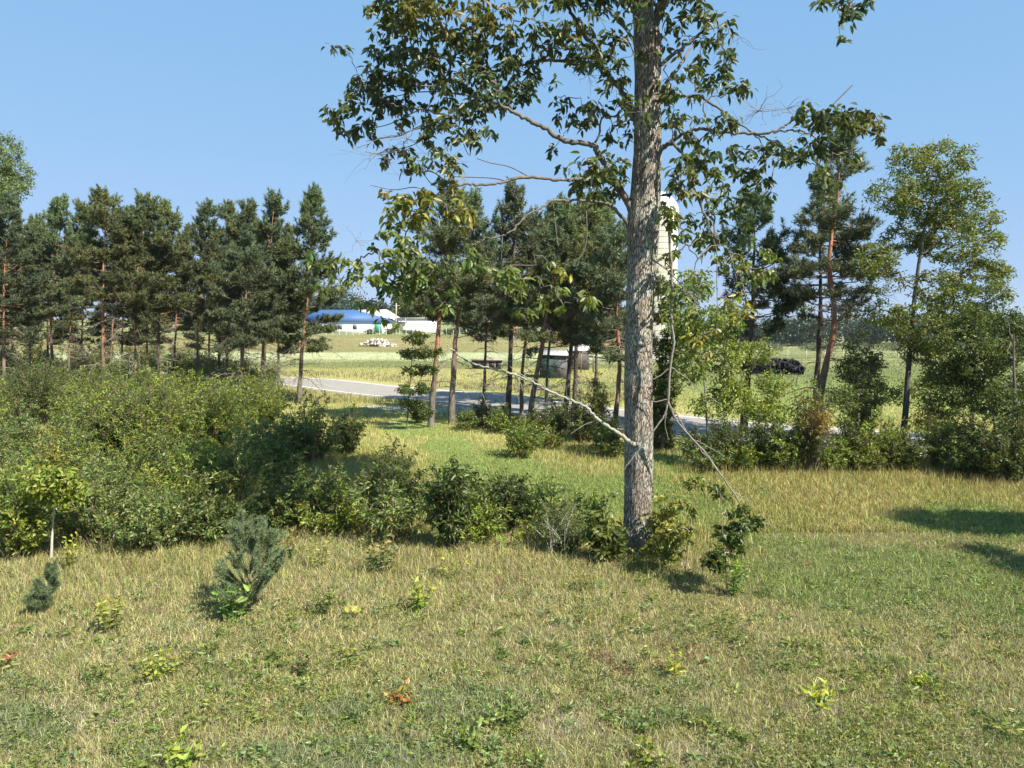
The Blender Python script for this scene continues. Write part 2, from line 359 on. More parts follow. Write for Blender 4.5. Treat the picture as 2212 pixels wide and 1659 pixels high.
# tall tan grass with seed heads
TALL = [(1700, 1024, 420, 18, 1.3), (2150, 1048, 250, 18, 1.3), (1260, 985, 130, 22, 1), (960, 930, 60, 14, .8), (80, 960, 120, 55, 1.2), (600, 1000, 140, 40, .5), (1500, 1180, 110, 60, .9), (1420, 1240, 120, 40, .6), (400, 1230, 420, 45, .6), (1000, 1230, 300, 40, .5), (1250, 1250, 250, 50, .4),
        (120, 1290, 240, 70, .5), (850, 800, 200, 10, 1.2), (1200, 835, 150, 8, 1.2), (680, 1020, 50, 14, .8), (520, 830, 30, 10, .8), (780, 870, 90, 10, .7)]
b = Bag()
x, y = sample(540000, 9, 60, 1.9, .96)
px, py = proj(x, y); k = brush(TALL, px, py) * (.45 + fbm(x * .9, y * .9, 3)) ; rd = road_d(x, y)
keep = (R.random(len(x)) < k * .42) & (rd > 3.2); x, y, px, py, k = x[keep], y[keep], px[keep], py[keep], k[keep]
n = len(x); c = np.array([.33, .28, .11]) + R.normal(0, .03, (n, 1)) * [1, .8, .3]
gr = R.random(n) < .35; c[gr] = [.19, .22, .06]
br = (R.random(n) < .25) & (px > 1150) & (py < 1100); c[br] = [.26, .17, .09]
hh = R.uniform(.25, .6, n) * (.6 + .5 * np.clip(k, 0, 1)) * (1 - .35 * ss(1180, 1300, py))
blades(b, x, y, hh * .85, .0045 + y * .0004 * R.random(n), jit(c * 1.2, n, .3, .06), .26, .3)
tag(b.build('tall_grass', M_grass), 'tall straw coloured grass gone to seed along the lane and hedge', None, None, 'stuff')
# low weeds with small round leaves between the grass
b = Bag()
x, y = sample(9000, 6.8, 22, 2.0, .74); c, g, s, px, py = cover(x, y)
keep = fbm(x * .8 + 40, y * .8, 3) + .25 * g > .56; x, y = x[keep], y[keep]
for q in range(9):
    n = len(x); a = R.uniform(0, 6.28, n); sp = R.uniform(0, .08, n)
    p0 = np.stack([x + np.cos(a) * sp, y + np.sin(a) * sp, hz(x, y) + R.uniform(.01, .09, n)], -1)
    kind = vnoise(x * .7, y * .7)
    cc = np.where((kind > .55)[:, None], [.19, .23, .05], [.16, .2, .065]); cc = np.where((kind < .14)[:, None], [.24, .14, .09], cc)
    leaves(b, p0, np.stack([np.cos(a), np.sin(a), R.uniform(-.2, .7, n)], -1), R.uniform(.025, .06, n), R.uniform(.014, .03, n), jit(cc, n, .25, .08))
tag(b.build('low_weeds', M_leaf), 'small creeping green weeds scattered through the dry grass', None, None, 'stuff')

b = Bag(); tx, ty = sample(420, 6.6, 19, 1.9, .74); X_, Y_, H_, C_ = [], [], [], []
tc, tg, ts, _, _ = cover(tx, ty)
for k_ in range(len(tx)):
    n = int(R.integers(25, 80)); rr_ = R.uniform(.04, .22); X_.append(tx[k_] + R.normal(0, rr_, n)); Y_.append(ty[k_] + R.normal(0, rr_, n)); H_.append(R.uniform(.5, 1.1, n) * R.uniform(.09, .24))
    q_ = R.random(); cc = [.21, .25, .14] if q_ < .3 + .3 * tg[k_] else [.2, .24, .07] if q_ < .6 else [.47, .41, .25] if q_ < .85 else [.24, .18, .11]
    C_.append(np.tile(cc, (n, 1)))
X_, Y_, H_, C_ = [np.concatenate(v) for v in (X_, Y_, H_, C_)]
blades(b, X_, Y_, H_, .0035 + .003 * R.random(len(X_)), jit(C_, len(X_), .3, .07), .45, .5)
x, y = sample(90000, 6.4, 14, 2.0); c, g, s, px, py = cover(x, y); keep = R.random(len(x)) < .12 + .6 * s; x, y = x[keep], y[keep]; n = len(x)
cc = np.where((R.random(n) < .3)[:, None], [.22, .16, .12], [.46, .41, .31]); blades(b, x, y, R.uniform(.05, .13, n), .003 + .003 * R.random(n), jit(cc, n, .3, .06), 2.6, .5, .012)
tag(b.build('grass_tufts', M_grass), 'tussocks and flattened dead stalks in the short grass', None, None, 'stuff')
b = Bag(); x, y = sample(620, 6.9, 20, 1.8, .72)
for k_ in range(len(x)):
    n = int(R.integers(8, 22)); a = R.uniform(0, 6.28, n); rr_ = R.uniform(.04, .16); hh_ = R.uniform(.04, .2)
    p0 = np.stack([x[k_] + np.cos(a) * rr_ * R.random(n), y[k_] + np.sin(a) * rr_ * R.random(n), R.uniform(.01, hh_, n)], -1) + [0, 0, float(hz(x[k_], y[k_]))]
    cc = np.array([[.17, .22, .05], [.13, .19, .05], [.24, .26, .07], [.2, .26, .11]][R.integers(0, 4)])
    leaves(b, p0, np.stack([np.cos(a), np.sin(a), R.uniform(-.1, .9, n)], -1), R.uniform(.05, .11, n), R.uniform(.02, .045, n), jit(cc, n, .2, .06), six=True)
tag(b.build('rosette_weeds', M_leaf), 'small broad-leaved weeds growing low in the dry grass', None, None, 'stuff')

# ------------------------------------------------------------------ woody plants
def grow(base, targets, pen=.0, arch=.12, K=6, order='near', maxn=60000):
    """greedy skeleton: joins each target to the nearest point already grown. base: (n,3) start nodes.
    returns polylines (T,K,3), parent node index of start, and per-node arrays for the pipe model"""
    T = len(targets); N = np.empty((len(base) + T * (K - 1), 3)); N[:len(base)] = base; par = np.full(len(N), -1); n = len(base)
    d0 = np.min(np.linalg.norm(targets[:, None] - base[None, ::max(1, len(base) // 60)], axis=2), axis=1)
    L = np.empty((T, K, 3)); idx = np.empty((T, K), int)
    t = np.linspace(0, 1, K)[:, None]
    for q, k in enumerate(np.argsort(d0)):
        tg = targets[k]; dd = ((N[:n] - tg) ** 2).sum(1)
        if pen: dd = dd * (1 + pen * np.clip(N[:n, 2] - tg[2] + .1, 0, 2))
        i = int(np.argmin(dd)); a = N[i]; v = tg - a; ln = np.linalg.norm(v)
        line = a + v * t + np.array([0, 0, 1]) * arch * ln * (4 * t * (1 - t)) * .5
        w = R.normal(0, .07 * ln, (K, 3)); w[0] = 0; w[-1] = 0; line = line + w
        L[q] = line; N[n:n + K - 1] = line[1:]
        par[n] = i; par[n + 1:n + K - 1] = np.arange(n, n + K - 2); idx[q, 0] = i; idx[q, 1:] = np.arange(n, n + K - 1); n += K - 1
    cnt = np.zeros(n); tips = idx[:, -1]; np.add.at(cnt, tips, 1)
    for i in range(n - 1, len(base) - 1, -1): cnt[par[i]] += cnt[i]
    c = cnt[idx]; c[:, 0] = c[:, 1]
    return L, c, cnt[:len(base)]
def blob_pts(blobs, n, shell=.55):
    """random points in ellipsoids (cx,cy,cz,rx,ry,rz,w), denser to the outside"""
    B = np.array(blobs, float); w = B[:, 6] * (B[:, 3] * B[:, 4] * B[:, 5]) ** .66; k = R.choice(len(B), n, p=w / w.sum())
    d = unit(R.normal(size=(n, 3))); r = R.random(n) ** (1 / 3.) * (1 - shell) + shell * R.random(n) ** .25
    return B[k, :3] + d * r[:, None] * B[k, 3:6]
def foliage(bag, tips, per, L, W, col, spread, droop=.3, v=.22, six=False):
    n = len(tips) * per; p = np.repeat(tips, per, axis=0); d = unit(R.normal(size=(n, 3))); d[:, 2] = d[:, 2] * .7 - droop
    off = unit(R.normal(size=(n, 3))) * (R.random((n, 1)) ** .5) * spread; off[:, 2] *= .7
    cl = np.repeat(jit(col if np.ndim(col) == 1 else col, len(tips), .14, .05), per, axis=0)
    leaves(bag, p + off, d, L * R.uniform(.6, 1.15, n), W * R.uniform(.7, 1.1, n), jit(cl, n, v, .07), six=six)
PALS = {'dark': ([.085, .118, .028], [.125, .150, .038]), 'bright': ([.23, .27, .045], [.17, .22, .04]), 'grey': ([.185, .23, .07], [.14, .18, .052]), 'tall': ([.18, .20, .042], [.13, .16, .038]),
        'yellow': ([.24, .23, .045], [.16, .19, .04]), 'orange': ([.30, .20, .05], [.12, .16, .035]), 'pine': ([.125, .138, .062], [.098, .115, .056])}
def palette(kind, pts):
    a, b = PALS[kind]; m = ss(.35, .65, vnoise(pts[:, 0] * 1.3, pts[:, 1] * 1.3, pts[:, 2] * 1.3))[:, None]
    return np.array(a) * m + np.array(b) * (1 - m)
def shrub_geo(bs, bl, base, h, r, kind, nt=190, per=16, L=.105, W=.042, stems=5, squash=.75, droop=.25, bot=.12):
    """arching shoots from the foot, leaves set along them, plus inner twigs"""
    base = np.asarray(base, float); ns = max(14, int(nt / 4.0)); K = 7; t = np.linspace(0, 1, K)[None, :, None]
    a = R.uniform(0, 6.28, ns); q = R.random(ns) ** .6; hh = h * (1.04 - .42 * q ** 2) * R.uniform(.55, 1.12, ns)
    b0 = base + np.stack([np.cos(a) * r * .22 * q, np.sin(a) * r * .22 * q, np.full(ns, -.05)], -1)
    e = base + np.stack([np.cos(a) * r * q * .95, np.sin(a) * r * q * .95, hh], -1)
    mid = b0 + (e - b0) * .5; mid[:, :2] = b0[:, :2] + (e - b0)[:, :2] * .32; mid[:, 2] += hh * .1
    Ls = b0[:, None] * (1 - t) ** 2 + 2 * mid[:, None] * t * (1 - t) + e[:, None] * t ** 2 + R.normal(0, .02, (ns, K, 3)) * t * h
    tubes(bs, Ls, np.linspace(.012, .003, K)[None] * np.full((ns, 1), .5 + .35 * h), 4, (.12, .10, .07))
    m = 7; f = R.uniform(.22, 1, (ns, m)); k = np.minimum((f * (K - 1)).astype(int), K - 2); fr = (f * (K - 1) - k)[..., None]; I = np.arange(ns)[:, None]
    p0 = (Ls[I, k] * (1 - fr) + Ls[I, k + 1] * fr).reshape(-1, 3); dirs = (Ls[I, k + 1] - Ls[I, k]).reshape(-1, 3)
    side = unit(unit(dirs) * .7 + R.normal(size=p0.shape) * [.8, .8, .35]); ln = R.uniform(.1, .32, (len(p0), 1)) * (.55 + .3 * r); p1 = p0 + side * ln
    tubes(bs, np.stack([p0, (p0 + p1) / 2 + R.normal(0, .01, p0.shape), p1], 1), np.tile([.003, .0022, .0015], (len(p0), 1)), 3, (.12, .11, .06))
    n2 = max(5, int(nt * per / (ns * m))); n = len(p0) * n2; u = R.uniform(.1, 1.05, (n, 1)); P0 = np.repeat(p0, n2, axis=0); P1 = np.repeat(p1, n2, axis=0)
    pts = P0 + (P1 - P0) * u + R.normal(0, .022, (n, 3)); pts[:, 2] = np.maximum(pts[:, 2], base[2] + .04)
    d = unit(np.repeat(side, n2, axis=0) * .8 + unit(R.normal(size=(n, 3))) * .9 - [0, 0, droop])
    cl = np.repeat(jit(palette(kind, p0), len(p0), .16, .05), n2, axis=0); yl = R.random(n) < .015; cl = np.where(yl[:, None], [.34, .24, .06], cl)
    leaves(bl, pts, d, L * R.uniform(.55, 1.2, n), W * R.uniform(.7, 1.2, n), jit(cl, n, .22, .07))
def shrub(px, top, bpy_, hw, kind, label, cat='shrub', group=None, name='shrub', **kw):
    b0 = G(px, bpy_); b0[2] = hz(b0[0], b0[1]); Yd = b0[1]; h = (bpy_ - top) / FPX * Yd; r = hw / FPX * Yd
    root = empty(name, b0, label, cat, group); bs, bl = Bag(), Bag()
    k = dict(nt=int(90 + 95 * r * h), per=17); k.update(kw)
    shrub_geo(bs, bl, b0, h, r, kind, **k)
    bs.build('stems', M_twig, root, b0); bl.build('foliage', M_leaf, root, b0); return root
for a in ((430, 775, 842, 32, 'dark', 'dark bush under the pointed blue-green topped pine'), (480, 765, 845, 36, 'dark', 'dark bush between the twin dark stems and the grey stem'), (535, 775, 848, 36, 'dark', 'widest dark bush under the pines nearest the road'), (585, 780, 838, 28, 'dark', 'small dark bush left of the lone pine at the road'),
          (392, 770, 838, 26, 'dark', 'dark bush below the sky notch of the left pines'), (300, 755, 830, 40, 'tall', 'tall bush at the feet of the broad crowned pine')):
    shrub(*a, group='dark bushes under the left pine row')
TH = 'shrubs of the thicket on the left'
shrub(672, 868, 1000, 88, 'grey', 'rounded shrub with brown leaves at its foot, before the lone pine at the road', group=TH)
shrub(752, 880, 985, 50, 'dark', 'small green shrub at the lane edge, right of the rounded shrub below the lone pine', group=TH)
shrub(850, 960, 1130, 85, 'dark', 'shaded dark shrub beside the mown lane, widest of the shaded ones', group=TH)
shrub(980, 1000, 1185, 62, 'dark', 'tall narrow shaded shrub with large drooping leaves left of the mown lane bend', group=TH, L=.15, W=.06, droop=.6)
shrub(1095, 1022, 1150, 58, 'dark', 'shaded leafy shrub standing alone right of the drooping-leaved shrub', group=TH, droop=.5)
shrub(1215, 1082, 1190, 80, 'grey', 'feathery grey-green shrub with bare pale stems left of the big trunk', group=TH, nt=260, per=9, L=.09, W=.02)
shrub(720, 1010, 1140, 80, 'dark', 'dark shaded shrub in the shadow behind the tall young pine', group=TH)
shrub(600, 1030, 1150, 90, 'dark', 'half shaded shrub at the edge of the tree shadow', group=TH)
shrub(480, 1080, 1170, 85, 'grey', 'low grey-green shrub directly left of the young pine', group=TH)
shrub(330, 1060, 1190, 110, 'grey', 'wide grey-green shrub with pale stems showing at its foot', group=TH)
shrub(205, 1010, 1175, 90, 'grey', 'grey-green shrub between the pale stemmed sapling and the wide grey-green shrub', group=TH)
shrub(40, 1000, 1205, 100, 'bright', 'light green shrub at the left edge above the dry grass', group=TH)
shrub(120, 950, 1090, 55, 'yellow', 'yellowing shrub with orange leaves next to the straw patch at the left edge', group=TH)
shrub(335, 806, 1000, 125, 'bright', 'largest bright yellow-green sapling clump in the middle of the thicket', group=TH, droop=.5)
shrub(455, 822, 990, 95, 'bright', 'bright green sapling clump right of the largest yellow-green one', group=TH, droop=.5)
shrub(545, 806, 940, 70, 'bright', 'bright green sapling clump nearest the road behind the thicket', group=TH, droop=.5)
shrub(230, 830, 990, 85, 'bright', 'bright green clump right of the straw patch', group=TH, droop=.5)
shrub(70, 775, 920, 95, 'dark', 'tall dark green shrub at the left edge in front of the pines', group=TH)
shrub(575, 900, 1020, 80, 'grey', 'grey-green shrub between the bright saplings and the rounded shrub', group=TH)
shrub(420, 960, 1080, 90, 'bright', 'mid-green shrub in the centre of the thicket below the sapling clumps', group=TH)
shrub(1305, 1105, 1212, 48, 'dark', 'leafy sprout clump with large pale leaves at the left foot of the big trunk', name='trunk_sprouts', cat='shrub', L=.2, W=.085, per=9, nt=70, droop=.5)
shrub(1440, 1075, 1205, 52, 'yellow', 'yellowing shrub at the right foot of the big trunk', L=.12, W=.05, per=9, nt=110)
HG = 'hedge shrubs along the road on the right'
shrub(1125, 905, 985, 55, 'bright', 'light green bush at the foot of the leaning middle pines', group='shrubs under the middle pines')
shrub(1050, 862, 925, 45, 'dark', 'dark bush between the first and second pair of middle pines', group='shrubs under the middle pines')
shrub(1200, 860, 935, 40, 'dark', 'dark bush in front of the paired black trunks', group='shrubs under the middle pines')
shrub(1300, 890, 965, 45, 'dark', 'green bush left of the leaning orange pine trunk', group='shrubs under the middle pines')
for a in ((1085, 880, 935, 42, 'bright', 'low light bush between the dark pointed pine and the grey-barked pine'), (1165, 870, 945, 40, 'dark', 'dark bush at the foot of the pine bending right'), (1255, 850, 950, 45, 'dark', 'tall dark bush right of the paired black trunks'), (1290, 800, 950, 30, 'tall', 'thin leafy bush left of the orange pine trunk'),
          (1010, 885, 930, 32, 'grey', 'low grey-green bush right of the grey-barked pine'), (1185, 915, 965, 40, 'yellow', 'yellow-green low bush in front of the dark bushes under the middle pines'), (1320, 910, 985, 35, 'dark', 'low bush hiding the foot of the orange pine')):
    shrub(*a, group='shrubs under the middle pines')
shrub(905, 865, 915, 26, 'dark', 'small dark bush at the foot of the layered sapling', group='shrubs under the middle pines')
for a in ((1500, 925, 1000, 45, 'grey', 'leftmost grey-green hedge shrub, right of the ivy covered stem'), (1565, 880, 1010, 60, 'dark', 'hedge shrub below the hanging leaf curtain'),
          (1640, 895, 1012, 60, 'dark', 'dense hedge shrub under the dark trunked pine'), (1700, 905, 1018, 55, 'bright', 'light green hedge shrub left of the yellow-orange one'),
          (1835, 900, 1012, 55, 'dark', 'hedge shrub right of the yellow-orange one, by the white road gap'), (1850, 800, 990, 45, 'dark', 'tall thin-leaved shrub right of the red-barked twin pine'),
          (1905, 890, 1010, 60, 'bright', 'yellow-green hedge shrub at the foot of the tall leafy tree, left side'), (2030, 900, 1012, 60, 'dark', 'hedge shrub at the foot of the tall leafy tree, right side'),
          (2105, 895, 1030, 62, 'dark', 'second hedge shrub from the right edge'), (2190, 880, 1045, 70, 'dark', 'hedge shrub at the right edge of the picture'),
          (1530, 960, 1016, 55, 'grey', 'low grey-green hedge shrub in front of the spindly curtain tree'), (1605, 955, 1016, 50, 'bright', 'low light green hedge shrub left of the yellow-orange one'), (1675, 940, 1018, 50, 'dark', 'low dark hedge shrub left of the yellow-orange one'),
          (1800, 950, 1018, 50, 'bright', 'low light green bush at the right foot of the yellow-orange shrub'), (1875, 940, 1020, 55, 'yellow', 'low yellow-green bush left of the tall leafy tree foot'), (1960, 925, 1020, 60, 'dark', 'low dark bush hiding the foot of the tall leafy tree'),
          (2065, 950, 1028, 60, 'grey', 'low grey-green bush right of the tall leafy tree'), (2150, 930, 1045, 60, 'dark', 'low dark bush near the right edge'), (2210, 800, 1020, 60, 'dark', 'tall dark shrub cut by the right edge')):
    shrub(*a, group=HG)
shrub(1752, 815, 1020, 58, 'orange', 'tall shrub with yellow and orange leaves below the red-barked pine', group=HG)
# unnumbered growth of the thicket, one mass
bs, bl = Bag(), Bag(); cnt = 0
for _ in range(2600):
    px = R.uniform(-120, 640); py = 790 + 380 * R.random() ** 1.2
    if R.random() < .3: px = R.uniform(560, 1240); py = R.uniform(1040 + (px - 560) * .13, 1172)
    b0_ = G(px, py)
    if brush([(60, 950, 110, 45, 1.2), (680, 1020, 60, 22, 1)], np.array([px]), np.array([py]))[0] > .5: continue
    if fbm(np.array([b0_[0] * .35 + 3]), np.array([b0_[1] * .35]), 2)[0] < .40 and py > 900: continue
    if 520 < px < 640 and py < 1000 and px > 640 - (1000 - py) * .6: continue
    if 500 < px < 640 and py < 835: continue
    b0 = G(px, py); b0[2] = hz(b0[0], b0[1])
    if road_d(b0[:1], b0[1:2])[0] < 4.5: continue
    if cnt and min((b0[0] - q[0]) ** 2 + (b0[1] - q[1]) ** 2 for q in used) < 1.35 ** 2 * (1 if b0[1] < 26 else 1.7): continue
    if not cnt: used = []
    used.append(b0); cnt += 1
    k = R.choice(['dark', 'tall']) if py < 835 else R.choice(['bright', 'tall', 'bright', 'grey']) if py < 1030 else R.choice(['grey', 'grey', 'dark', 'bright'])
    h = (R.uniform(.6, 1.1) if px > 900 else R.uniform(.9, 1.5) if px > 560 else R.uniform(1.1, 1.8)) if b0[1] < 24 else R.uniform(1.6, 2.6) + (.9 if px < 300 and py < 840 else 0)
    shrub_geo(bs, bl, b0, h, R.uniform(.8, 1.3), k, nt=120 if b0[1] < 24 else 150, per=15, L=.115 + .001 * b0[1])
    if cnt > 170: break
print('thicket', cnt)
tag(bs.build('brush_stems', M_twig), 'grey stems of the dense thicket on the left', None, None, 'stuff')
tag(bl.build('brush', M_leaf), 'dense green brush merging into one thicket between dry grass and pines', None, None, 'stuff')

# ------------------------------------------------------------------ pines
def tuft_cloud(bag, p, d, nn, L, W, col):
    n = len(p); pp = np.repeat(p, nn, axis=0); dd = np.repeat(d, nn, axis=0)
    s = R.random((n * nn, 1)); v = unit(dd * .75 + unit(R.normal(size=(n * nn, 3))))
    b0 = pp + dd * s * L * .9; t = b0 + v * L * R.uniform(.6, 1.1, (n * nn, 1))
    sd = unit(np.cross(v, R.normal(size=(n * nn, 3)))) * W * .5
    V = np.stack([b0 - sd, b0 + sd, t], 1); i = np.arange(n * nn)[:, None] * 3
    bag.add(V, i + [0, 1, 2], np.repeat(jit(np.repeat(col, nn, axis=0), n * nn, .18, .05), 3, axis=0))
def pine(px_line, Yd, label, r=2.2, cb=.45, wid=.16, dens=1., bark='red', dead=14, name='pine_tree', group='scots pines', shape='round', sparse=0., nn=11, seedc=None):
    """px_line: trunk centre line in the photo from foot to top"""
    pts = [P(a, b_, Yd + q * .0) for q, (a, b_) in enumerate(px_line)]
    foot = pts[0].copy(); foot[2] = hz(foot[0], foot[1]) ; pts[0] = foot - [0, 0, .1]
    root = empty(name, foot, label, 'pine tree', group)
    K = len(pts); zz = np.array([p[2] for p in pts]); h = zz[-1] - zz[0]
    rad = [wid / 2 * (1 - .93 * ((q_[2] - zz[0]) / h) ** 1.1) + .006 for q_ in pts]; rad[0] *= 1.2
    line = smooth_line([(*p, q) for p, q in zip(pts, rad)], 6)
    line[1:-1, :2] += R.normal(0, .012, (len(line) - 2, 2))
    t = (line[:, 2] - zz[0]) / h
    grey = np.array([.15, .13, .115]); red = np.array([.32, .15, .085]); m = ss(.12, .42, t)[:, None] * (1 if bark == 'red' else .15 if bark == 'dark' else .5)
    cc = grey * (.55 if bark == 'dark' else 1.0) * (1 - m) + red * m
    bt = Bag(); S = 9; tubes(bt, line[:, :3], line[:, 3] * (1 + .06 * R.normal(size=len(line))), S, (1, 1, 1))
    bt.C = [np.repeat(cc, S, axis=0)]; bt.build('trunk', M_bark, root, foot, True)
    def at(f): return np.array([np.interp(f, t, line[:, k]) for k in range(3)])
    bb, bd, bn = Bag(), Bag(), Bag(); tp, td, tc = [], [], []
    nwh = int(h * (1 - cb) / .34); hc = h * (1 - cb)
    for w in range(nwh):
        f = cb + (1 - cb) * (w + R.uniform(-.3, .3)) / nwh; f = min(max(f, cb * .95), .985); u = max(0., (f - cb) / (1 - cb))
        prof = (1 - u) ** .75 * (.55 + .9 * min(u * 3, 1) * .5) if shape == 'cone' else (1 - u ** 1.5 * .93) * (.68 + .32 * min(u * 4, 1))
        for k in range(R.integers(3, 6)):
            if R.random() < sparse: continue
            a = R.uniform(0, 6.28); ln = max(.35, r * prof * R.uniform(.5, 1.12)); el = math.radians(-8 + 60 * u ** 1.3 + R.normal(0, 10))
            p0 = at(f); d = np.array([math.cos(a) * math.cos(el), math.sin(a) * math.cos(el), math.sin(el)])
            s5 = np.linspace(0, 1, 6)[:, None]
            br = p0 + d * ln * s5 + np.array([0, 0, 1]) * ln * (.22 * s5 ** 2 - .05 * s5) + R.normal(0, .03 * ln, (6, 3)) * s5
            tubes(bb, br, np.linspace(.012 + .012 * ln, .006, 6), 4, (.13, .105, .08) if R.random() < .6 else (.22, .13, .08))
            ns = int((4 + ln * 7) * dens)
            for q in range(ns):
                ff = R.uniform(.3, 1.0) ** .8; sp = np.array([np.interp(ff, s5[:, 0], br[:, kk]) for kk in range(3)])
                sa = a + R.choice([-1, 1]) * R.uniform(.4, 1.3); sl = ln * R.uniform(.15, .36) * (1.25 - ff * .6) + .08
                sd = np.array([math.cos(sa), math.sin(sa), R.uniform(.05, .65)]); sd /= np.linalg.norm(sd); e = sp + sd * sl
                tubes(bb, np.array([sp, (sp + e) / 2 + R.normal(0, .02, 3), e]), np.array([.007, .005, .003]), 3, (.15, .12, .09))
                mm = 2 + int(sl * 7)
                for g_ in np.linspace(.35, 1, mm):
                    tp.append(sp + (e - sp) * g_ + R.normal(0, .05, 3)); v = sd + R.normal(0, .5, 3); v[2] = abs(v[2]) + .45; td.append(v)
            tp.append(br[-1]); td.append(d + [0, 0, .5])
            if u > .3:
                for q in range(2 + int(3 * u)):
                    s0 = br[-1] if q == 0 else br[R.integers(2, 6)] + R.normal(0, .08, 3); v = unit(np.array([d[0] * .35 + R.normal(0, .25), d[1] * .35 + R.normal(0, .25), 1.])); sl = R.uniform(.2, .5)
                    for g_ in np.arange(.08, sl, .09): tp.append(s0 + v * g_); td.append(v)
    for q in range(16): tp.append(at(1) + [0, 0, .35 - q * .06]); td.append(np.array([R.normal(0, .3), R.normal(0, .3), 1.]))
    tp = np.array(tp); td = unit(np.array(td))
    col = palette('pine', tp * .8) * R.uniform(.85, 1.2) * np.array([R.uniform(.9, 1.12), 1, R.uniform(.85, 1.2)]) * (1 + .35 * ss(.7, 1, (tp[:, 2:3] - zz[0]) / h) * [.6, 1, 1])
    tuft_cloud(bn, tp, td, nn, .2, .022 + .0005 * Yd, col)
    for q in range(dead):
        f = R.uniform(.12, cb + .1); a = R.uniform(0, 6.28); ln = r * R.uniform(.3, .85); p0 = at(f)
        s5 = np.linspace(0, 1, 6)[:, None]; el = R.uniform(-.1, .35)
        br = p0 + np.array([math.cos(a), math.sin(a), el]) * ln * s5 - np.array([0, 0, 1]) * ln * .45 * s5 ** 2 + R.normal(0, .035 * ln, (6, 3)) * s5
        cd = (.26, .23, .2) if R.random() < .6 else (.16, .12, .1)
        tubes(bd, br, np.linspace(.02, .005, 6), 4, cd)
        for g_ in range(9):
            k = R.integers(1, 5); p1 = br[k] + (br[k + 1] - br[k]) * R.random(); e = p1 + (br[k + 1] - br[k]) * R.uniform(.4, 1) + R.normal(0, .13 * ln, 3) - [0, 0, .05]
            tubes(bd, np.array([p1, (p1 + e) / 2 + R.normal(0, .03, 3), e]), np.array([.008, .006, .003]), 3, cd)
    bb.build('branches', M_twig, root, foot); bn.build('crown', M_needle, root, foot)
    if dead: bd.build('dead_branches', M_twig, root, foot)
    return root
LG = 'pines in the row on the left'
def dep(py): return G(1106, py)[1]
for ln, Yd, lab, kw in (
    (((5, 790), (8, 640), (15, 520), (25, 440)), 42, 'pine at the left edge below the tall broadleaf crown', dict(r=2.3, cb=.32)),
    (((62, 800), (66, 690), (72, 560), (80, 480)), 47, 'slim pine with a grey twisted foot, second from the left edge', dict(r=1.9, cb=.4, wid=.13)),
    (((112, 790), (110, 690), (122, 560), (137, 437)), 45, 'pine with arching dead grey branches, third from the left', dict(r=2.2, cb=.42, dead=22)),
    (((143, 790), (152, 700), (165, 600), (182, 452)), 48, 'thin pine with a crooked pale stem left of the tallest red trunk', dict(r=1.5, cb=.45, wid=.1)),
    (((220, 800), (223, 690), (224, 560), (228, 425)), 40, 'pine with the long straight red trunk exposed in the left row', dict(r=2.3, cb=.5, dead=26, wid=.2)),
    (((232, 790), (245, 690), (262, 600), (285, 460)), 50, 'leaning pale stemmed pine directly behind the straight red trunk', dict(r=1.8, cb=.5, wid=.1)),
    (((290, 810), (293, 690), (300, 560), (320, 436)), 41, 'broad crowned pine right of the straight red trunk', dict(r=2.6, cb=.38, dead=20)),
    (((340, 830), (343, 700), (350, 580), (357, 450)), 42, 'dark trunked pine with a rounded gap toned crown left of the sky notch', dict(r=2.2, cb=.42, bark='dark')),
    (((375, 800), (380, 700), (392, 600), (405, 500)), 52, 'short pine filling the sky notch of the left row', dict(r=1.8, cb=.35)),
    (((425, 800), (428, 700), (440, 560), (450, 448)), 46, 'pine with a pointed blue-green top right of the sky notch', dict(r=1.9, cb=.34, shape='cone')),
    (((470, 815), (476, 700), (485, 600), (492, 455)), 47, 'dark trunked pine with a small rounded top', dict(r=1.9, cb=.38, bark='dark')),
    (((490, 835), (492, 720), (520, 600), (540, 450)), 43, 'pine with twin dark stems in the right half of the left row', dict(r=2.2, cb=.4, bark='dark')),
    (((512, 855), (525, 760), (530, 660), (535, 520)), 38, 'grey stemmed pine leaning right near the road', dict(r=2.2, cb=.38, bark='grey', dead=20)),
    (((562, 830), (570, 700), (582, 560), (593, 432)), 42, 'tall dense pine second from the right end of the left row', dict(r=2.6, cb=.33)),
    (((645, 868), (652, 760), (665, 620), (680, 420)), 42, 'pine with red lower limbs at the right end of the left row by the road', dict(r=2.7, cb=.24, dead=14, wid=.24, shape='cone')),
    (((600, 800), (603, 700), (610, 600), (620, 500)), 52, 'small pine behind the two pines at the right end', dict(r=2.0, cb=.3)),
    (((-45, 800), (-45, 640), (-40, 540), (-30, 450)), 46, 'pine partly outside the left edge', dict(r=2.4, cb=.3)),
): pine(ln, Yd, lab, group=LG, **{**kw, 'r': kw['r'] * 1.14, 'cb': kw['cb'] * 1.08, 'dead': kw.get('dead', 14) + 10, 'sparse': .08})
for px, top, q in ((25, 500, 'far left corner'), (100, 490, 'gap left of the crooked stem'), (175, 500, 'gap left of the straight red trunk'), (262, 480, 'gap right of the straight red trunk'), (315, 520, 'gap by the broad crowned pine'), (450, 530, 'gap below the pointed blue-green top'), (520, 510, 'gap by the twin dark stems'), (570, 500, 'gap by the tall dense pine')):
    pine(((px, 790), (px + 3, 700), (px + 8, 600), (px + 12, top)), R.uniform(55, 60), 'pine of the rear line filling the ' + q, group='rear line of pines on the left', r=2.4, cb=.25, wid=.16, bark='dark', dead=10, nn=8)
MG = 'pines in the middle group behind the big trunk'
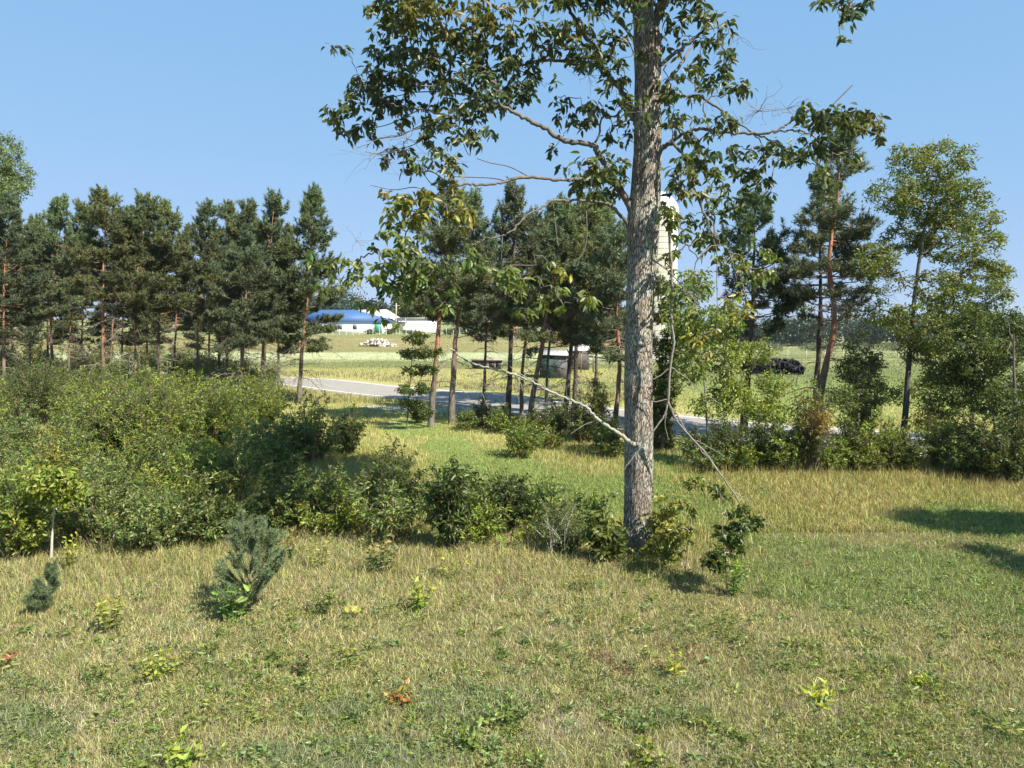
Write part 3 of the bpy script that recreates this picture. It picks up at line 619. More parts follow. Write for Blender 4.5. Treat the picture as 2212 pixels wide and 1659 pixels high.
for ln, Yd, lab, kw in (
    (((930, 925), (938, 820), (948, 700), (962, 560), (985, 418)), 32, 'leaning pink-barked pine, leftmost of the middle group', dict(r=1.9, cb=.5, wid=.26, dead=12)),
    (((975, 918), (980, 800), (990, 680), (1010, 560), (1035, 430)), 33, 'grey-barked pine just right of the leaning pink one', dict(r=1.8, cb=.48, wid=.28, bark='grey', dead=18)),
    (((1098, 900), (1102, 780), (1106, 650), (1110, 520), (1113, 412)), 35, 'dark trunked pine with the pointed top in the middle group', dict(r=1.9, cb=.42, wid=.26, bark='dark', shape='cone', dead=18)),
    (((1127, 910), (1128, 800), (1142, 680), (1150, 560), (1160, 470)), 36, 'slender pine close behind the dark pointed one', dict(r=1.6, cb=.45, wid=.18, sparse=.3)),
    (((1142, 945), (1150, 860), (1172, 740), (1195, 600), (1215, 470)), 31, 'pine bending right with a sparse twiggy crown', dict(r=2.0, cb=.42, wid=.26, bark='grey', sparse=.35, dead=24)),
    (((1218, 945), (1228, 820), (1240, 680), (1252, 560), (1262, 445)), 32, 'black trunked pine beside the grey shed, left of its pair', dict(r=2.1, cb=.45, wid=.24, bark='dark', sparse=.15)),
    (((1238, 930), (1243, 820), (1250, 700), (1290, 560), (1310, 470)), 34, 'black trunked pine beside the grey shed, right of its pair', dict(r=2.0, cb=.46, wid=.22, bark='dark', sparse=.15)),
    (((1320, 975), (1333, 880), (1338, 780), (1330, 640), (1325, 500)), 29, 'orange-barked pine leaning just left of the big trunk', dict(r=1.9, cb=.42, wid=.22, dead=16, sparse=.1)),
    (((1045, 900), (1048, 780), (1052, 660), (1058, 520)), 40, 'rear pine between the grey-barked and the dark pointed pine', dict(r=1.9, cb=.42, wid=.16, bark='dark')),
    (((1180, 890), (1185, 760), (1200, 640), (1210, 440)), 41, 'rear pine with a feathery top left of the black trunks', dict(r=2.2, cb=.4, wid=.16, bark='dark')),
    (((1285, 900), (1288, 780), (1292, 660), (1298, 430)), 39, 'rear pine filling the gap left of the big trunk', dict(r=2.2, cb=.36, wid=.16, bark='dark')),
): pine(ln, Yd, lab, group=MG, **{**kw, 'r': kw['r'] * 1.18})
RG = 'pines on the right'
for ln, Yd, lab, kw in (
    (((1605, 950), (1612, 850), (1625, 700), (1628, 560), (1632, 440)), 30, 'dark trunked pine with bare lower limbs right of the silo', dict(r=2.2, cb=.45, wid=.28, bark='dark', dead=30, dens=.85)),
    (((1756, 955), (1765, 820), (1772, 680), (1770, 520), (1768, 400)), 29, 'darker rear stem of the twin pines on the right', dict(r=2.3, cb=.48, wid=.26, bark='dark', dead=24, sparse=.3, dens=.8)),
    (((1758, 960), (1775, 830), (1802, 700), (1792, 560), (1810, 420), (1818, 300)), 27, 'tall pine with the bright orange-red bent trunk on the right', dict(r=2.4, cb=.5, wid=.3, dead=34, sparse=.2, dens=.85)),
): pine(ln, Yd, lab, group=RG, **kw)

# ------------------------------------------------------------------ broadleaf trees
def tree(px_trunk, wid, blobs, Yd, label, kind='dark', nt=500, per=14, L=.1, W=.045, name='broadleaf_tree', cat='tree', group=None, trunkcol=(.11, .1, .085), droop=.3, depth=1.5, spread=.25, pen=.5):
    pts = [P(a, b_, Yd) for a, b_ in px_trunk]; foot = pts[0].copy(); foot[2] = hz(foot[0], foot[1]); pts[0] = foot - [0, 0, .08]
    root = empty(name, foot, label, cat, group); K = len(pts)
    line = smooth_line([(*p, wid / 2 * (1 - .8 * k / (K - 1))) for k, p in enumerate(pts)], 8); bt = Bag(); tubes(bt, line[:, :3], line[:, 3], 9, trunkcol)
    bt.build('trunk', M_bark, root, foot, True)
    B = []
    for a, b_, rx, ry, w in blobs:
        dy = R.uniform(-.5, .5) * depth * 2; c0 = P(a, b_, Yd + dy); s_ = (Yd + dy) / FPX; B.append((*c0, rx * s_, (rx + ry) / 2 * s_ * .9, ry * s_, w))
    T = blob_pts(B, nt, .4); T[:, 2] = np.maximum(T[:, 2], foot[2] + .15)
    Ls, c, _ = grow(line[len(line) // 5:, :3], T, pen=pen, arch=.1, K=6)
    bb, bl = Bag(), Bag(); tubes(bb, Ls, .0045 * c ** .45 + .0015, 4, np.array(trunkcol) * 1.15); bb.build('branches', M_twig, root, foot)
    foliage(bl, T, int(per * 1.7), L * 1.2, W * 1.25, palette(kind, T * .7), spread, droop); bl.build('crown', M_leaf, root, foot); return root
tree(((1942, 1015), (1955, 900), (1965, 760), (1978, 620), (2000, 480), (2030, 360)), .24,
     [(2030, 350, 60, 50, 1), (1960, 350, 45, 40, 1), (2075, 340, 30, 40, .8), (1930, 420, 60, 45, 1), (2010, 440, 85, 55, 1.3), (2080, 430, 60, 50, 1), (1960, 510, 60, 40, 1), (2050, 520, 80, 50, 1.2), (2120, 480, 40, 45, .9), (2140, 540, 35, 40, .8),
      (1900, 560, 50, 40, .7), (2100, 600, 70, 45, 1), (2150, 640, 35, 40, .9), (2020, 620, 60, 40, .7), (1900, 680, 55, 35, .7), (1980, 690, 70, 40, .9), (2080, 690, 70, 45, 1), (2000, 730, 60, 30, .7), (1910, 610, 50, 35, .8), (2060, 650, 60, 40, 1), (2160, 590, 25, 30, .8)],
     25, 'tall loose-crowned leafy tree, tallest on the right', 'tall', 1500, 12, .10, .045, depth=1.8, spread=.2)
tree(((2100, 1000), (2100, 900), (2105, 820), (2110, 740)), .16, [(2080, 740, 60, 35, 1), (2110, 800, 60, 40, 1), (2050, 800, 60, 40, 1), (2100, 690, 40, 40, .8), (2040, 870, 50, 35, 1), (2130, 860, 50, 40, 1), (2060, 930, 40, 30, .6)],
     24, 'small bushy tree under the right side of the tall leafy tree', 'dark', 520, 14, .09, .042)
tree(((2195, 1020), (2195, 900), (2190, 800), (2190, 720)), .15, [(2180, 700, 35, 35, 1), (2215, 740, 40, 40, 1), (2170, 770, 35, 35, .8), (2200, 840, 60, 40, 1), (2160, 850, 40, 30, .8), (2230, 900, 50, 50, 1)],
     22, 'small tree with light upper leaves at the right edge', 'dark', 420, 13, .085, .04)
tree(((878, 925), (883, 860), (888, 800), (892, 720)), .07, [(900, 730, 28, 14, 1), (895, 765, 40, 12, 1), (905, 800, 45, 12, 1), (895, 840, 45, 13, 1), (885, 870, 30, 10, .7), (930, 760, 30, 14, .7), (915, 885, 30, 12, .5)],
     31, 'slender sapling with leaves in flat layers beside the leaning pink pine', 'dark', 260, 14, .10, .045, name='sapling', depth=.6, spread=.16)
tree(((1430, 990), (1432, 900), (1436, 800), (1445, 700)), .2, [(1448, 670, 24, 30, .8), (1432, 950, 26, 40, 1), (1430, 890, 30, 45, 1), (1436, 830, 34, 40, 1), (1445, 770, 30, 40, 1), (1452, 720, 24, 30, .8)],
     27, 'dark ivy-covered stem standing just right of the big trunk', 'dark', 620, 16, .085, .05, name='ivy_covered_stem', depth=.5, spread=.14)
tree(((-25, 800), (-20, 640), (-10, 500), (-5, 330)), .5, [(10, 320, 40, 35, 1), (-20, 360, 50, 50, 1), (35, 370, 35, 25, 1), (20, 410, 40, 30, 1), (45, 395, 30, 15, .7), (-30, 430, 60, 50, 1), (-70, 360, 60, 60, 1), (-80, 480, 70, 70, 1)],
     54, 'broadleaf tree rising above the pines at the left edge', 'grey', 950, 12, .16, .08, spread=.4, depth=2.5)
tree(((1530, 1010), (1528, 930), (1522, 840), (1515, 760)), .09, [(1500, 620, 40, 40, .7), (1520, 700, 50, 50, 1), (1560, 760, 45, 50, 1), (1500, 790, 40, 40, .8), (1580, 830, 45, 40, 1), (1540, 870, 50, 30, .8), (1575, 680, 40, 40, .8), (1480, 700, 25, 60, .8)],
     24, 'spindly young tree with a loose leaf curtain in front of the silo foot', 'bright', 420, 10, .12, .05, name='young_tree', depth=1., droop=.6)
tree(((1832, 1010), (1835, 940), (1845, 880), (1860, 830)), .08, [(1850, 800, 45, 40, 1), (1880, 850, 40, 40, 1), (1820, 860, 35, 30, .7), (1880, 780, 40, 25, .8), (1860, 740, 30, 30, .5)],
     25, 'young tree between the red-barked pine and the tall leafy tree', 'dark', 260, 13, .09, .04, name='young_tree', depth=.8)
FG = 'trees behind the white farm buildings'
for a in ((885, 700, 600, 36, 'dark rounded tree behind the utility pole'), (935, 700, 590, 40, 'dark tree behind the long white wall'), (985, 705, 610, 40, 'dark tree at the right end of the long white wall')):
    x0, bt_, tp_, w_, lb = a
    tree(((x0, bt_), (x0, (bt_ + tp_) / 2), (x0 + 3, tp_ + 20)), .5, [(x0, tp_ + 22, w_ * .7, 24, 1), (x0 - w_ * .4, tp_ + 48, w_ * .6, 24, 1), (x0 + w_ * .4, tp_ + 50, w_ * .6, 26, 1), (x0, tp_ + 70, w_, 22, 1)],
         196, lb, 'dark', 420, 14, .55, .34, group=FG, spread=1.2, depth=3, droop=.1)
# tree outside the right edge whose shadow crosses the lawn
tree(((3150, 1250), (3160, 1000), (3165, 800), (3170, 650)), .4, [(3150, 500, 190, 120, 1), (3290, 600, 160, 130, 1), (3050, 560, 60, 60, 1), (3190, 320, 200, 110, 1), (3190, 700, 150, 60, .8)],
     11.5, 'tree just outside the right edge, shading the lawn', 'dark', 620, 11, .14, .06, depth=1.6)

# ------------------------------------------------------------------ the big tree
YT = 15.0
foot = G(1378, 1196); foot[2] = 0
big = empty('big_tree', foot, 'big furrowed grey-barked tree standing alone in the foreground', 'tree')
def ptrunk(lst, Y0=YT):
    return [(*P(a, b_, Y0), w / 2 * Y0 / FPX) for a, b_, w in lst]
tl = ptrunk([(1378, 1215, 84), (1377, 1190, 72), (1378, 1120, 64), (1379, 1000, 63), (1379, 850, 62), (1381, 700, 61), (1386, 580, 62), (1390, 480, 68), (1396, 400, 62), (1399, 300, 57), (1400, 180, 55), (1399, 90, 56), (1390, 30, 44), (1384, -60, 38), (1378, -200, 32), (1375, -380, 24), (1385, -560, 12)])
line = smooth_line(tl, 40)
S = 120; th = np.arange(S) / S * 2 * np.pi; K = len(line)
T_ = unit(np.gradient(line[:, :3], axis=0)); A = unit(np.cross(T_, np.array([0, 1., 0]))); B_ = np.cross(T_, A)
zz = line[:, 2][:, None] * np.ones(S); cx_, sx_ = np.cos(th)[None] * np.ones((K, 1)), np.sin(th)[None] * np.ones((K, 1))
nr = vnoise(cx_ * 5 + 20, sx_ * 5 + 20, zz * 1.2); n9 = vnoise(cx_ * 11 + 50, sx_ * 11 + 50, zz * 3.5)
rad = line[:, 3][:, None] * (1 + .09 * (vnoise(cx_ * 1.3 + 7, sx_ * 1.3 + 7, zz * .5) - .5)) - .016 * (1 - np.abs(2 * nr - 1)) ** 3 + .014 * (n9 - .5)
flare = np.clip((.55 - zz) / .55, 0, 1) ** 2; rad = rad * (1 + flare * (.12 + .14 * np.cos(th * 5 + .7)[None]))
V = line[:, None, :3] + rad[..., None] * (A[:, None] * cx_[..., None] + B_[:, None] * sx_[..., None])
i, j = np.meshgrid(np.arange(K - 1), np.arange(S), indexing='ij'); F = np.stack([i * S + j, i * S + (j + 1) % S, (i + 1) * S + (j + 1) % S, (i + 1) * S + j], -1).reshape(-1, 4)
mk('trunk', V.reshape(-1, 3) - foot, [F[:, ::-1]], M_mainbark, np.tile((.2, .18, .15), (K * S, 1)), big, True)
LIMBS = [  # (pixel, width px, depth) lists
    [(1372, 470, 22, 15), (1350, 424, 17, 14.9), (1328, 394, 15, 14.8), (1310, 358, 14, 14.7), (1293, 333, 14, 14.6), (1278, 312, 13, 14.5), (1221, 304, 12, 14.3), (1167, 272, 10, 14.1), (1128, 252, 9, 14), (1085, 231, 8, 13.9), (1040, 212, 6, 13.8), (980, 200, 4, 13.7), (900, 180, 3, 13.6)],
    [(1328, 394, 10, 14.8), (1300, 388, 9, 14.6), (1250, 386, 8, 14.4), (1202, 389, 7, 14.2), (1142, 381, 8, 14.0), (1092, 392, 7, 13.9), (1048, 399, 6, 13.7), (1001, 398, 6, 13.5), (962, 410, 5, 13.4), (936, 428, 5, 13.3), (918, 454, 4, 13.2), (889, 480, 3.4, 13.1), (873, 511, 3, 13), (850, 560, 2.5, 13)],
    [(1387, 305, 20, 15), (1375, 265, 15, 15.2), (1361, 229, 14, 15.4), (1339, 193, 13, 15.6), (1318, 168, 12, 15.8), (1296, 140, 11, 15.9), (1285, 104, 10, 16), (1257, 70, 9, 16), (1235, 32, 8, 16), (1221, 0, 7, 16), (1200, -60, 6, 16), (1180, -140, 4, 16)],
    [(1296, 145, 8, 15.9), (1271, 136, 7, 15.7), (1221, 131, 7, 15.5), (1167, 131, 6, 15.3), (1131, 141, 5, 15.1), (1060, 155, 4, 15), (980, 130, 3, 14.8), (900, 110, 2.5, 14.6)],
    [(1405, 345, 16, 15), (1428, 322, 12, 14.9), (1453, 303, 9, 14.8), (1482, 287, 8, 14.6), (1510, 279, 7, 14.5), (1546, 283, 7, 14.3), (1582, 287, 6.5, 14.2), (1629, 288, 6, 14.1), (1672, 283, 6, 14), (1704, 267, 4, 14), (1733, 254, 4, 13.9), (1798, 251, 3, 13.8), (1852, 272, 2.5, 13.7), (1905, 293, 2, 13.6)],
    [(1672, 283, 4, 14), (1726, 283, 4, 14.1), (1758, 295, 3, 14.1), (1775, 325, 2.5, 14.1), (1800, 370, 2, 14.1)],
    [(1625, 288, 4, 14.1), (1654, 297, 4, 14.1), (1690, 318, 3.5, 14.2), (1726, 340, 3, 14.2), (1762, 358, 2, 14.2)],
    [(1415, 350, 12, 15), (1432, 322, 9, 14.8), (1453, 311, 8, 14.6), (1471, 329, 7, 14.4), (1489, 350, 6, 14.3), (1492, 394, 5, 14.2), (1510, 430, 5, 14.1), (1528, 476, 4.5, 14), (1540, 506, 4, 14), (1557, 526, 3, 14), (1578, 551, 2.5, 14), (1590, 600, 2, 14)],
    [(1408, 170, 12, 15), (1417, 147, 10, 14.9), (1446, 125, 9, 14.8), (1482, 97, 8, 14.7), (1521, 64, 6, 14.6), (1539, 46, 4, 14.5), (1568, 23, 2.5, 14.5)],
    [(1412, 225, 9, 15), (1430, 212, 7, 15.4), (1457, 206, 6, 15.7), (1489, 208, 6, 15.8), (1521, 215, 5.5, 15.8), (1557, 237, 5, 15.7), (1593, 265, 4, 15.5), (1629, 290, 3, 15.3), (1660, 330, 2.2, 15.2)],
    [(1372, 500, 12, 15), (1356, 485, 9, 14.9), (1330, 454, 8, 14.8), (1307, 438, 7, 14.6), (1247, 433, 6, 14.4), (1195, 435, 5.5, 14.2), (1163, 452, 5, 14), (1131, 472, 5, 13.9), (1105, 498, 4.5, 13.8), (1085, 511, 4, 13.8), (1053, 516, 3.5, 13.7), (1032, 524, 3, 13.7), (1003, 534, 2.5, 13.6)],
    [(963, 251, 3, 13.8), (906, 235, 3, 13.7), (862, 230, 2.5, 13.6), (830, 215, 2, 13.5)],
    [(1085, 231, 5, 13.9), (1040, 238, 4, 13.8), (1000, 248, 4, 13.8), (963, 251, 3.5, 13.8), (925, 268, 3, 13.7), (880, 285, 2.5, 13.6), (820, 300, 2, 13.5), (770, 320, 1.5, 13.4)],
    [(1405, 70, 26, 15), (1425, 20, 24, 15), (1442, -20, 22, 15), (1475, -120, 18, 14.8), (1520, -260, 13, 14.6), (1560, -420, 7, 14.5)],
    [(1390, -60, 18, 15), (1320, -110, 13, 14.8), (1220, -150, 9, 14.5), (1100, -140, 7, 14.3), (980, -100, 5, 14.1), (880, -50, 4, 14), (800, 10, 3, 13.9)],
    [(1500, -180, 12, 14.7), (1600, -230, 9, 14.4), (1700, -220, 7, 14.2), (1780, -150, 5, 14), (1820, -70, 3, 13.9), (1835, 0, 2, 13.8)],
    [(1380, -250, 14, 15), (1300, -330, 10, 16), (1180, -380, 7, 17), (1060, -400, 4, 17.5)], [(1540, -330, 9, 14.6), (1640, -420, 6, 15.5), (1740, -450, 4, 16)],
    [(1395, 150, 12, 15), (1380, 110, 10, 16), (1350, 60, 8, 17), (1300, 10, 5, 18)], [(1405, 250, 12, 15), (1430, 190, 9, 16.2), (1470, 140, 7, 17.2), (1500, 90, 4, 18)],
]
nodes = []
for lm in LIMBS:
    pts = [(*P(a, b_, d), w / 2 * d / FPX) for a, b_, w, d in lm]; L_ = smooth_line(pts, 7)
    L_[1:, :3] += R.normal(0, .012, (len(L_) - 1, 3)); bg_ = Bag(); tubes(bg_, L_[:, :3], L_[:, 3] * .92 * (1 + .05 * R.normal(size=len(L_))), 9, (.135, .12, .105))  # limb bark colour darkened to carry the crown's shade
    bg_.build('limb', M_bark, big, foot, True); nodes.append(L_[4:, :3])
nodes = np.concatenate(nodes)
LB = [(760, 245, 60, 40, 1), (820, 195, 70, 50, 1.2), (880, 150, 90, 50, 1.2), (900, 95, 110, 50, 1), (960, 40, 130, 40, 1.2), (1000, 120, 90, 50, 1), (1000, 200, 90, 50, 1.2), (1085, 180, 90, 50, 1.2), (1150, 40, 130, 30, .9), (840, 25, 60, 25, .8), (1130, 105, 80, 40, .8),
      (800, 290, 60, 25, .5), (1000, 262, 60, 35, .9), (950, 300, 45, 40, .6), (950, 360, 60, 25, .7), (890, 250, 60, 35, .7), (730, 85, 30, 30, .25), (870, 345, 50, 30, .5), (975, 400, 40, 15, .4), (1040, 290, 30, 40, .35),
      (1230, 100, 80, 50, 1), (1300, 120, 60, 60, 1), (1320, 210, 50, 60, 1), (1245, 235, 60, 40, .9), (1180, 200, 30, 30, .3), (1330, 290, 40, 40, .6), (1300, 350, 60, 30, .8), (1290, 400, 70, 40, 1.2), (1240, 370, 40, 25, .6), (1350, 60, 40, 60, .7), (1180, 300, 25, 30, .15),
      (870, 450, 50, 45, 1.2), (860, 530, 60, 55, 1.5), (905, 440, 40, 30, .8), (780, 590, 60, 30, .9), (720, 560, 70, 22, .9), (700, 620, 50, 20, .3), (860, 610, 45, 40, 1.2), (930, 590, 50, 40, .9), (1000, 450, 35, 45, .7), (1010, 560, 50, 40, .8), (1090, 600, 70, 35, .9), (1130, 650, 50, 30, .6), (960, 650, 60, 30, .7), (1240, 640, 60, 35, .6), (1200, 590, 50, 25, .5), (790, 660, 40, 20, .35), (850, 690, 40, 20, .25), (1000, 690, 35, 20, .3), (1300, 520, 25, 40, .25),
      (1480, 30, 60, 40, 1), (1540, 70, 40, 40, .5), (1545, 130, 50, 50, .8), (1510, 170, 40, 40, .7), (1580, 190, 40, 25, .6), (1610, 170, 25, 20, .4), (1450, 90, 30, 40, .7), (1460, 240, 40, 40, .8), (1500, 255, 50, 25, .7), (1560, 265, 40, 25, .7), (1440, 180, 30, 40, .7), (1520, 290, 50, 30, .6),
      (1480, 380, 50, 50, 1), (1450, 450, 30, 40, .8), (1530, 355, 70, 28, 1), (1620, 345, 70, 35, 1), (1570, 430, 50, 50, .9), (1520, 490, 45, 50, 1), (1470, 520, 30, 40, .4), (1645, 400, 40, 40, .6), (1600, 500, 40, 30, .4), (1700, 330, 55, 28, .9), (1750, 310, 50, 25, .8), (1640, 480, 40, 30, .3), (1560, 540, 45, 40, .6), (1630, 570, 50, 50, .7), (1600, 660, 40, 30, .4),
      (1800, 258, 60, 24, 1.2), (1870, 265, 45, 25, 1), (1755, 250, 45, 22, .9), (1870, 215, 25, 15, .25), (1920, 290, 20, 15, .2), (1820, 340, 50, 25, .3), (1780, 400, 30, 40, .2), (1760, 370, 35, 30, .3),
      (1400, 230, 25, 50, .5), (1395, 350, 30, 30, .3), (1410, 420, 25, 40, .5), (1400, 140, 25, 40, .4), (1820, 20, 28, 28, .5), (1850, 5, 30, 20, .4), (1770, 15, 22, 18, .3), (1815, 70, 30, 14, .12), (1445, 650, 25, 50, .9), (1450, 560, 30, 40, .6), (1490, 640, 40, 60, .8), (1520, 740, 50, 50, .6), (1455, 610, 18, 50, .35), (1440, 540, 18, 30, .2),
      (1300, -90, 200, 90, 2), (1050, -120, 180, 80, 1.6), (1550, -200, 160, 110, 1.6), (1450, -60, 100, 60, 1), (1350, -330, 200, 120, 1.6), (1600, -420, 140, 90, 1), (1150, -360, 150, 90, 1.1), (1380, -560, 130, 90, 1), (880, -40, 90, 40, .8)]
BB = []
for a, b_, rx, ry, w in LB:
    base_y = 14.0 if a < 1150 else 14.5
    if b_ > 420 and a < 1250: base_y = 13.2
    n_ = 1 if b_ > -20 else 2
    for q in range(n_):
        Yd = base_y + R.uniform(-.9, .9) + (1.5 * (q - .3) if n_ > 1 else 0); c0 = P(a, b_, Yd); s_ = Yd / FPX; BB.append((*c0, rx * s_, (rx + ry) * .5 * s_ * .9 + .15, ry * s_, w))
T = blob_pts(BB, 4100, .25)
Ls, c, _ = grow(nodes, T, pen=.3, arch=.2, K=7)
bt = Bag(); tubes(bt, Ls, .0042 * c ** .42 + .001, 4, (.12, .105, .09)); bt.build('twigs', M_twig, big, foot)
bl = Bag(); per = 8; n = len(T) * per
yel = vnoise(T[:, 0] * .9 + 3, T[:, 1] * .9, T[:, 2] * .9)
low = ss(8.2, 5.4, T[:, 2])
cc = np.array([.085, .105, .034])[None] * (1 - low[:, None]) + np.array([.15, .18, .045])[None] * low[:, None]  # shade of the upper crown put into leaf colour, lower leaves brighter
cc = np.where((yel > .68)[:, None], cc * [1.6, 1.25, .9], cc); cc = np.where((yel < .3)[:, None], cc * [.85, .95, 1.15], cc)
p0 = np.repeat(T, per, axis=0); off = R.normal(0, .045, (n, 3)); d = unit(R.normal(size=(n, 3)) * [.8, .8, .4] + [0, 0, -.7])
leaves(bl, p0 + off, d, R.uniform(.13, .21, n), R.uniform(.06, .088, n), jit(np.repeat(cc, per, axis=0), n, .25, .08), .18, .14, True)
bl.build('crown', M_leaf, big, foot)
# bare twig sprays
def bare(px, py, Yd, n, rad, ln, wob=.1, col=(.2, .175, .15)):
    p0 = P(px, py, Yd); bt = Bag()
    for q in range(n):
        a = R.uniform(0, 6.28); e = p0 + np.array([math.cos(a), R.normal(0, .3), math.sin(a) * .6]) * ln * R.uniform(.4, 1)
        pts = p0 + (e - p0) * np.linspace(0, 1, 6)[:, None] + R.normal(0, wob * ln, (6, 3)) * np.linspace(0, 1, 6)[:, None]; tubes(bt, pts, np.linspace(rad, rad * .35, 6), 3, col)
    bt.build('bare_twig', M_twig, big, foot)
for a in ((1640, 240, 14.3, 16, .006, .9), (1700, 235, 14.2, 10, .005, .7), (1530, 200, 14.4, 8, .005, .7), (820, 330, 13.6, 14, .005, .9), (880, 300, 13.6, 12, .005, .9), (960, 360, 13.6, 12, .005, .7), (1600, 80, 14.5, 5, .005, .7), (770, 520, 13, 6, .004, .6), (1270, 160, 15.5, 14, .006, .5), (1560, 640, 14, 6, .005, .5)): bare(*a)
for pl in ([(1006, 250, 3.5), (967, 250, 3.4), (930, 238, 3.2), (906, 236, 3), (872, 232, 2.6), (852, 230, 2.2), (821, 216, 1.8), (790, 212, 1.4)], [(904, 238, 2.5), (879, 250, 2.3), (841, 268, 2), (800, 276, 1.6), (760, 270, 1.2)],
           [(971, 254, 3), (933, 261, 2.6), (889, 281, 2.3), (865, 293, 2), (831, 298, 1.6), (790, 305, 1.2)], [(969, 255, 2.6), (940, 279, 2.3), (899, 310, 2), (855, 324, 1.7), (828, 334, 1.5), (790, 328, 1.1)],
           [(1000, 205, 3), (950, 198, 3), (920, 198, 2.6), (889, 198, 2.3), (859, 187, 2), (821, 192, 1.6)], [(887, 201, 2.2), (855, 208, 1.9), (831, 213, 1.5), (800, 232, 1.2)], [(1039, 288, 2.6), (1025, 303, 2.3), (1018, 320, 2.2), (1015, 337, 2)],
           [(1097, 392, 3), (1066, 385, 2.6), (1025, 383, 2.2), (961, 381, 1.6)], [(998, 255, 2.5), (991, 279, 2.2), (1005, 320, 1.8), (1012, 335, 1.4)], [(872, 305, 2), (872, 340, 1.7), (870, 375, 1.3)], [(960, 410, 2.4), (930, 395, 2), (912, 365, 1.7), (916, 335, 1.3)], [(940, 425, 2.4), (900, 405, 2), (850, 410, 1.6), (800, 400, 1.2)],
           [(1800, 225, 3), (1830, 195, 3), (1842, 183, 2.5)], [(1520, 65, 3), (1545, 60, 3), (1566, 48, 2.5)], [(1142, 381, 3), (1100, 360, 2.5), (1060, 352, 2), (1030, 342, 2)], [(1085, 511, 2.5), (1084, 535, 2), (1083, 560, 1.5)],
           [(1265, 440, 2), (1268, 500, 2), (1262, 540, 2), (1240, 570, 1.5)], [(1195, 440, 2), (1200, 490, 2), (1205, 530, 1.5)], [(1408, 560, 4), (1430, 575, 3), (1448, 590, 2.5), (1480, 625, 2.5), (1515, 665, 2)], [(1495, 400, 3), (1545, 530, 2.5), (1548, 600, 2), (1550, 690, 1.6)]):
    bt = Bag(); L_ = smooth_line(ptrunk(pl, 14.1), 6); tubes(bt, L_[:, :3], L_[:, 3], 5, (.15, .135, .12)); bt.build('bare_twig', M_twig, big, foot)
# lichen covered dead limb and the broken branch hanging beside the trunk
bd = Bag()
dl = smooth_line(ptrunk([(1370, 962, 13), (1360, 955, 11), (1336, 935, 10), (1293, 907, 9), (1264, 878, 8), (1221, 860, 7), (1168, 835, 6), (1132, 817, 6), (1096, 805, 5.5), (1053, 794, 5), (1014, 781, 4.5), (985, 763, 4), (965, 745, 3)], 14.6), 7)
dl[:, 3] *= .8; dl[:, :3] += R.normal(0, .01, (len(dl), 3)); tubes(bd, dl[:, :3], dl[:, 3] * (1 + .12 * R.normal(size=len(dl))), 8, (.27, .275, .22))
for q in range(16):
    k = R.integers(12, len(dl) - 2); p1 = dl[k, :3]; e = p1 + np.array([R.normal(-.1, .3), R.normal(0, .3), R.normal(0, .28)]); tubes(bd, np.array([p1, (p1 + e) / 2 + R.normal(0, .04, 3), e]), np.array([.009, .006, .003]), 4, (.3, .29, .25))
bd.build('dead_limb', M_twig, big, foot, True)
hb = empty('hanging_branch', P(1444, 870, 14.2), 'broken bare branch hanging down right of the big trunk with forked lower end', 'branch'); o0 = P(1444, 870, 14.2)
bd = Bag()
for pl in ([(1405, 478, 6), (1436, 463, 6), (1444, 481, 7), (1447, 530, 7), (1450, 562, 7), (1452, 611, 7), (1450, 652, 7), (1451, 699, 7), (1456, 740, 7), (1448, 792, 6.5), (1443, 871, 7)],
           [(1443, 868, 6), (1436, 895, 5), (1422, 917, 4.5), (1386, 964, 4), (1364, 993, 3.5), (1345, 1018, 2)], [(1443, 868, 6), (1460, 905, 5.5), (1474, 924, 5), (1520, 974, 5), (1556, 1025, 4.5), (1592, 1075, 3.5), (1606, 1107, 2)],
           [(1445, 875, 4), (1465, 900, 4), (1490, 945, 3.5), (1530, 990, 3), (1550, 1020, 2.5)], [(1580, 1060, 2.5), (1605, 1075, 2.2), (1635, 1089, 1.6)], [(1447, 790, 3), (1480, 815, 2.5), (1520, 850, 2), (1560, 875, 1.5)],
           [(1446, 795, 3), (1420, 815, 2.5), (1402, 822, 1.6)], [(1443, 860, 3), (1420, 868, 2.5), (1405, 866, 1.6)], [(1440, 890, 2.5), (1436, 920, 2), (1446, 950, 1.5)], [(1500, 950, 2.5), (1530, 965, 2), (1565, 985, 1.4)], [(1540, 1000, 2.5), (1552, 1020, 2), (1550, 1040, 1.4)]):
    L_ = smooth_line(ptrunk(pl, 14.2), 6); L_[1:-1, :3] += R.normal(0, .006, (len(L_) - 2, 3)); tubes(bd, L_[:, :3], L_[:, 3] * .78, 7, (.22, .2, .175))
bd.build('bare_stem', M_twig, hb, o0, True)

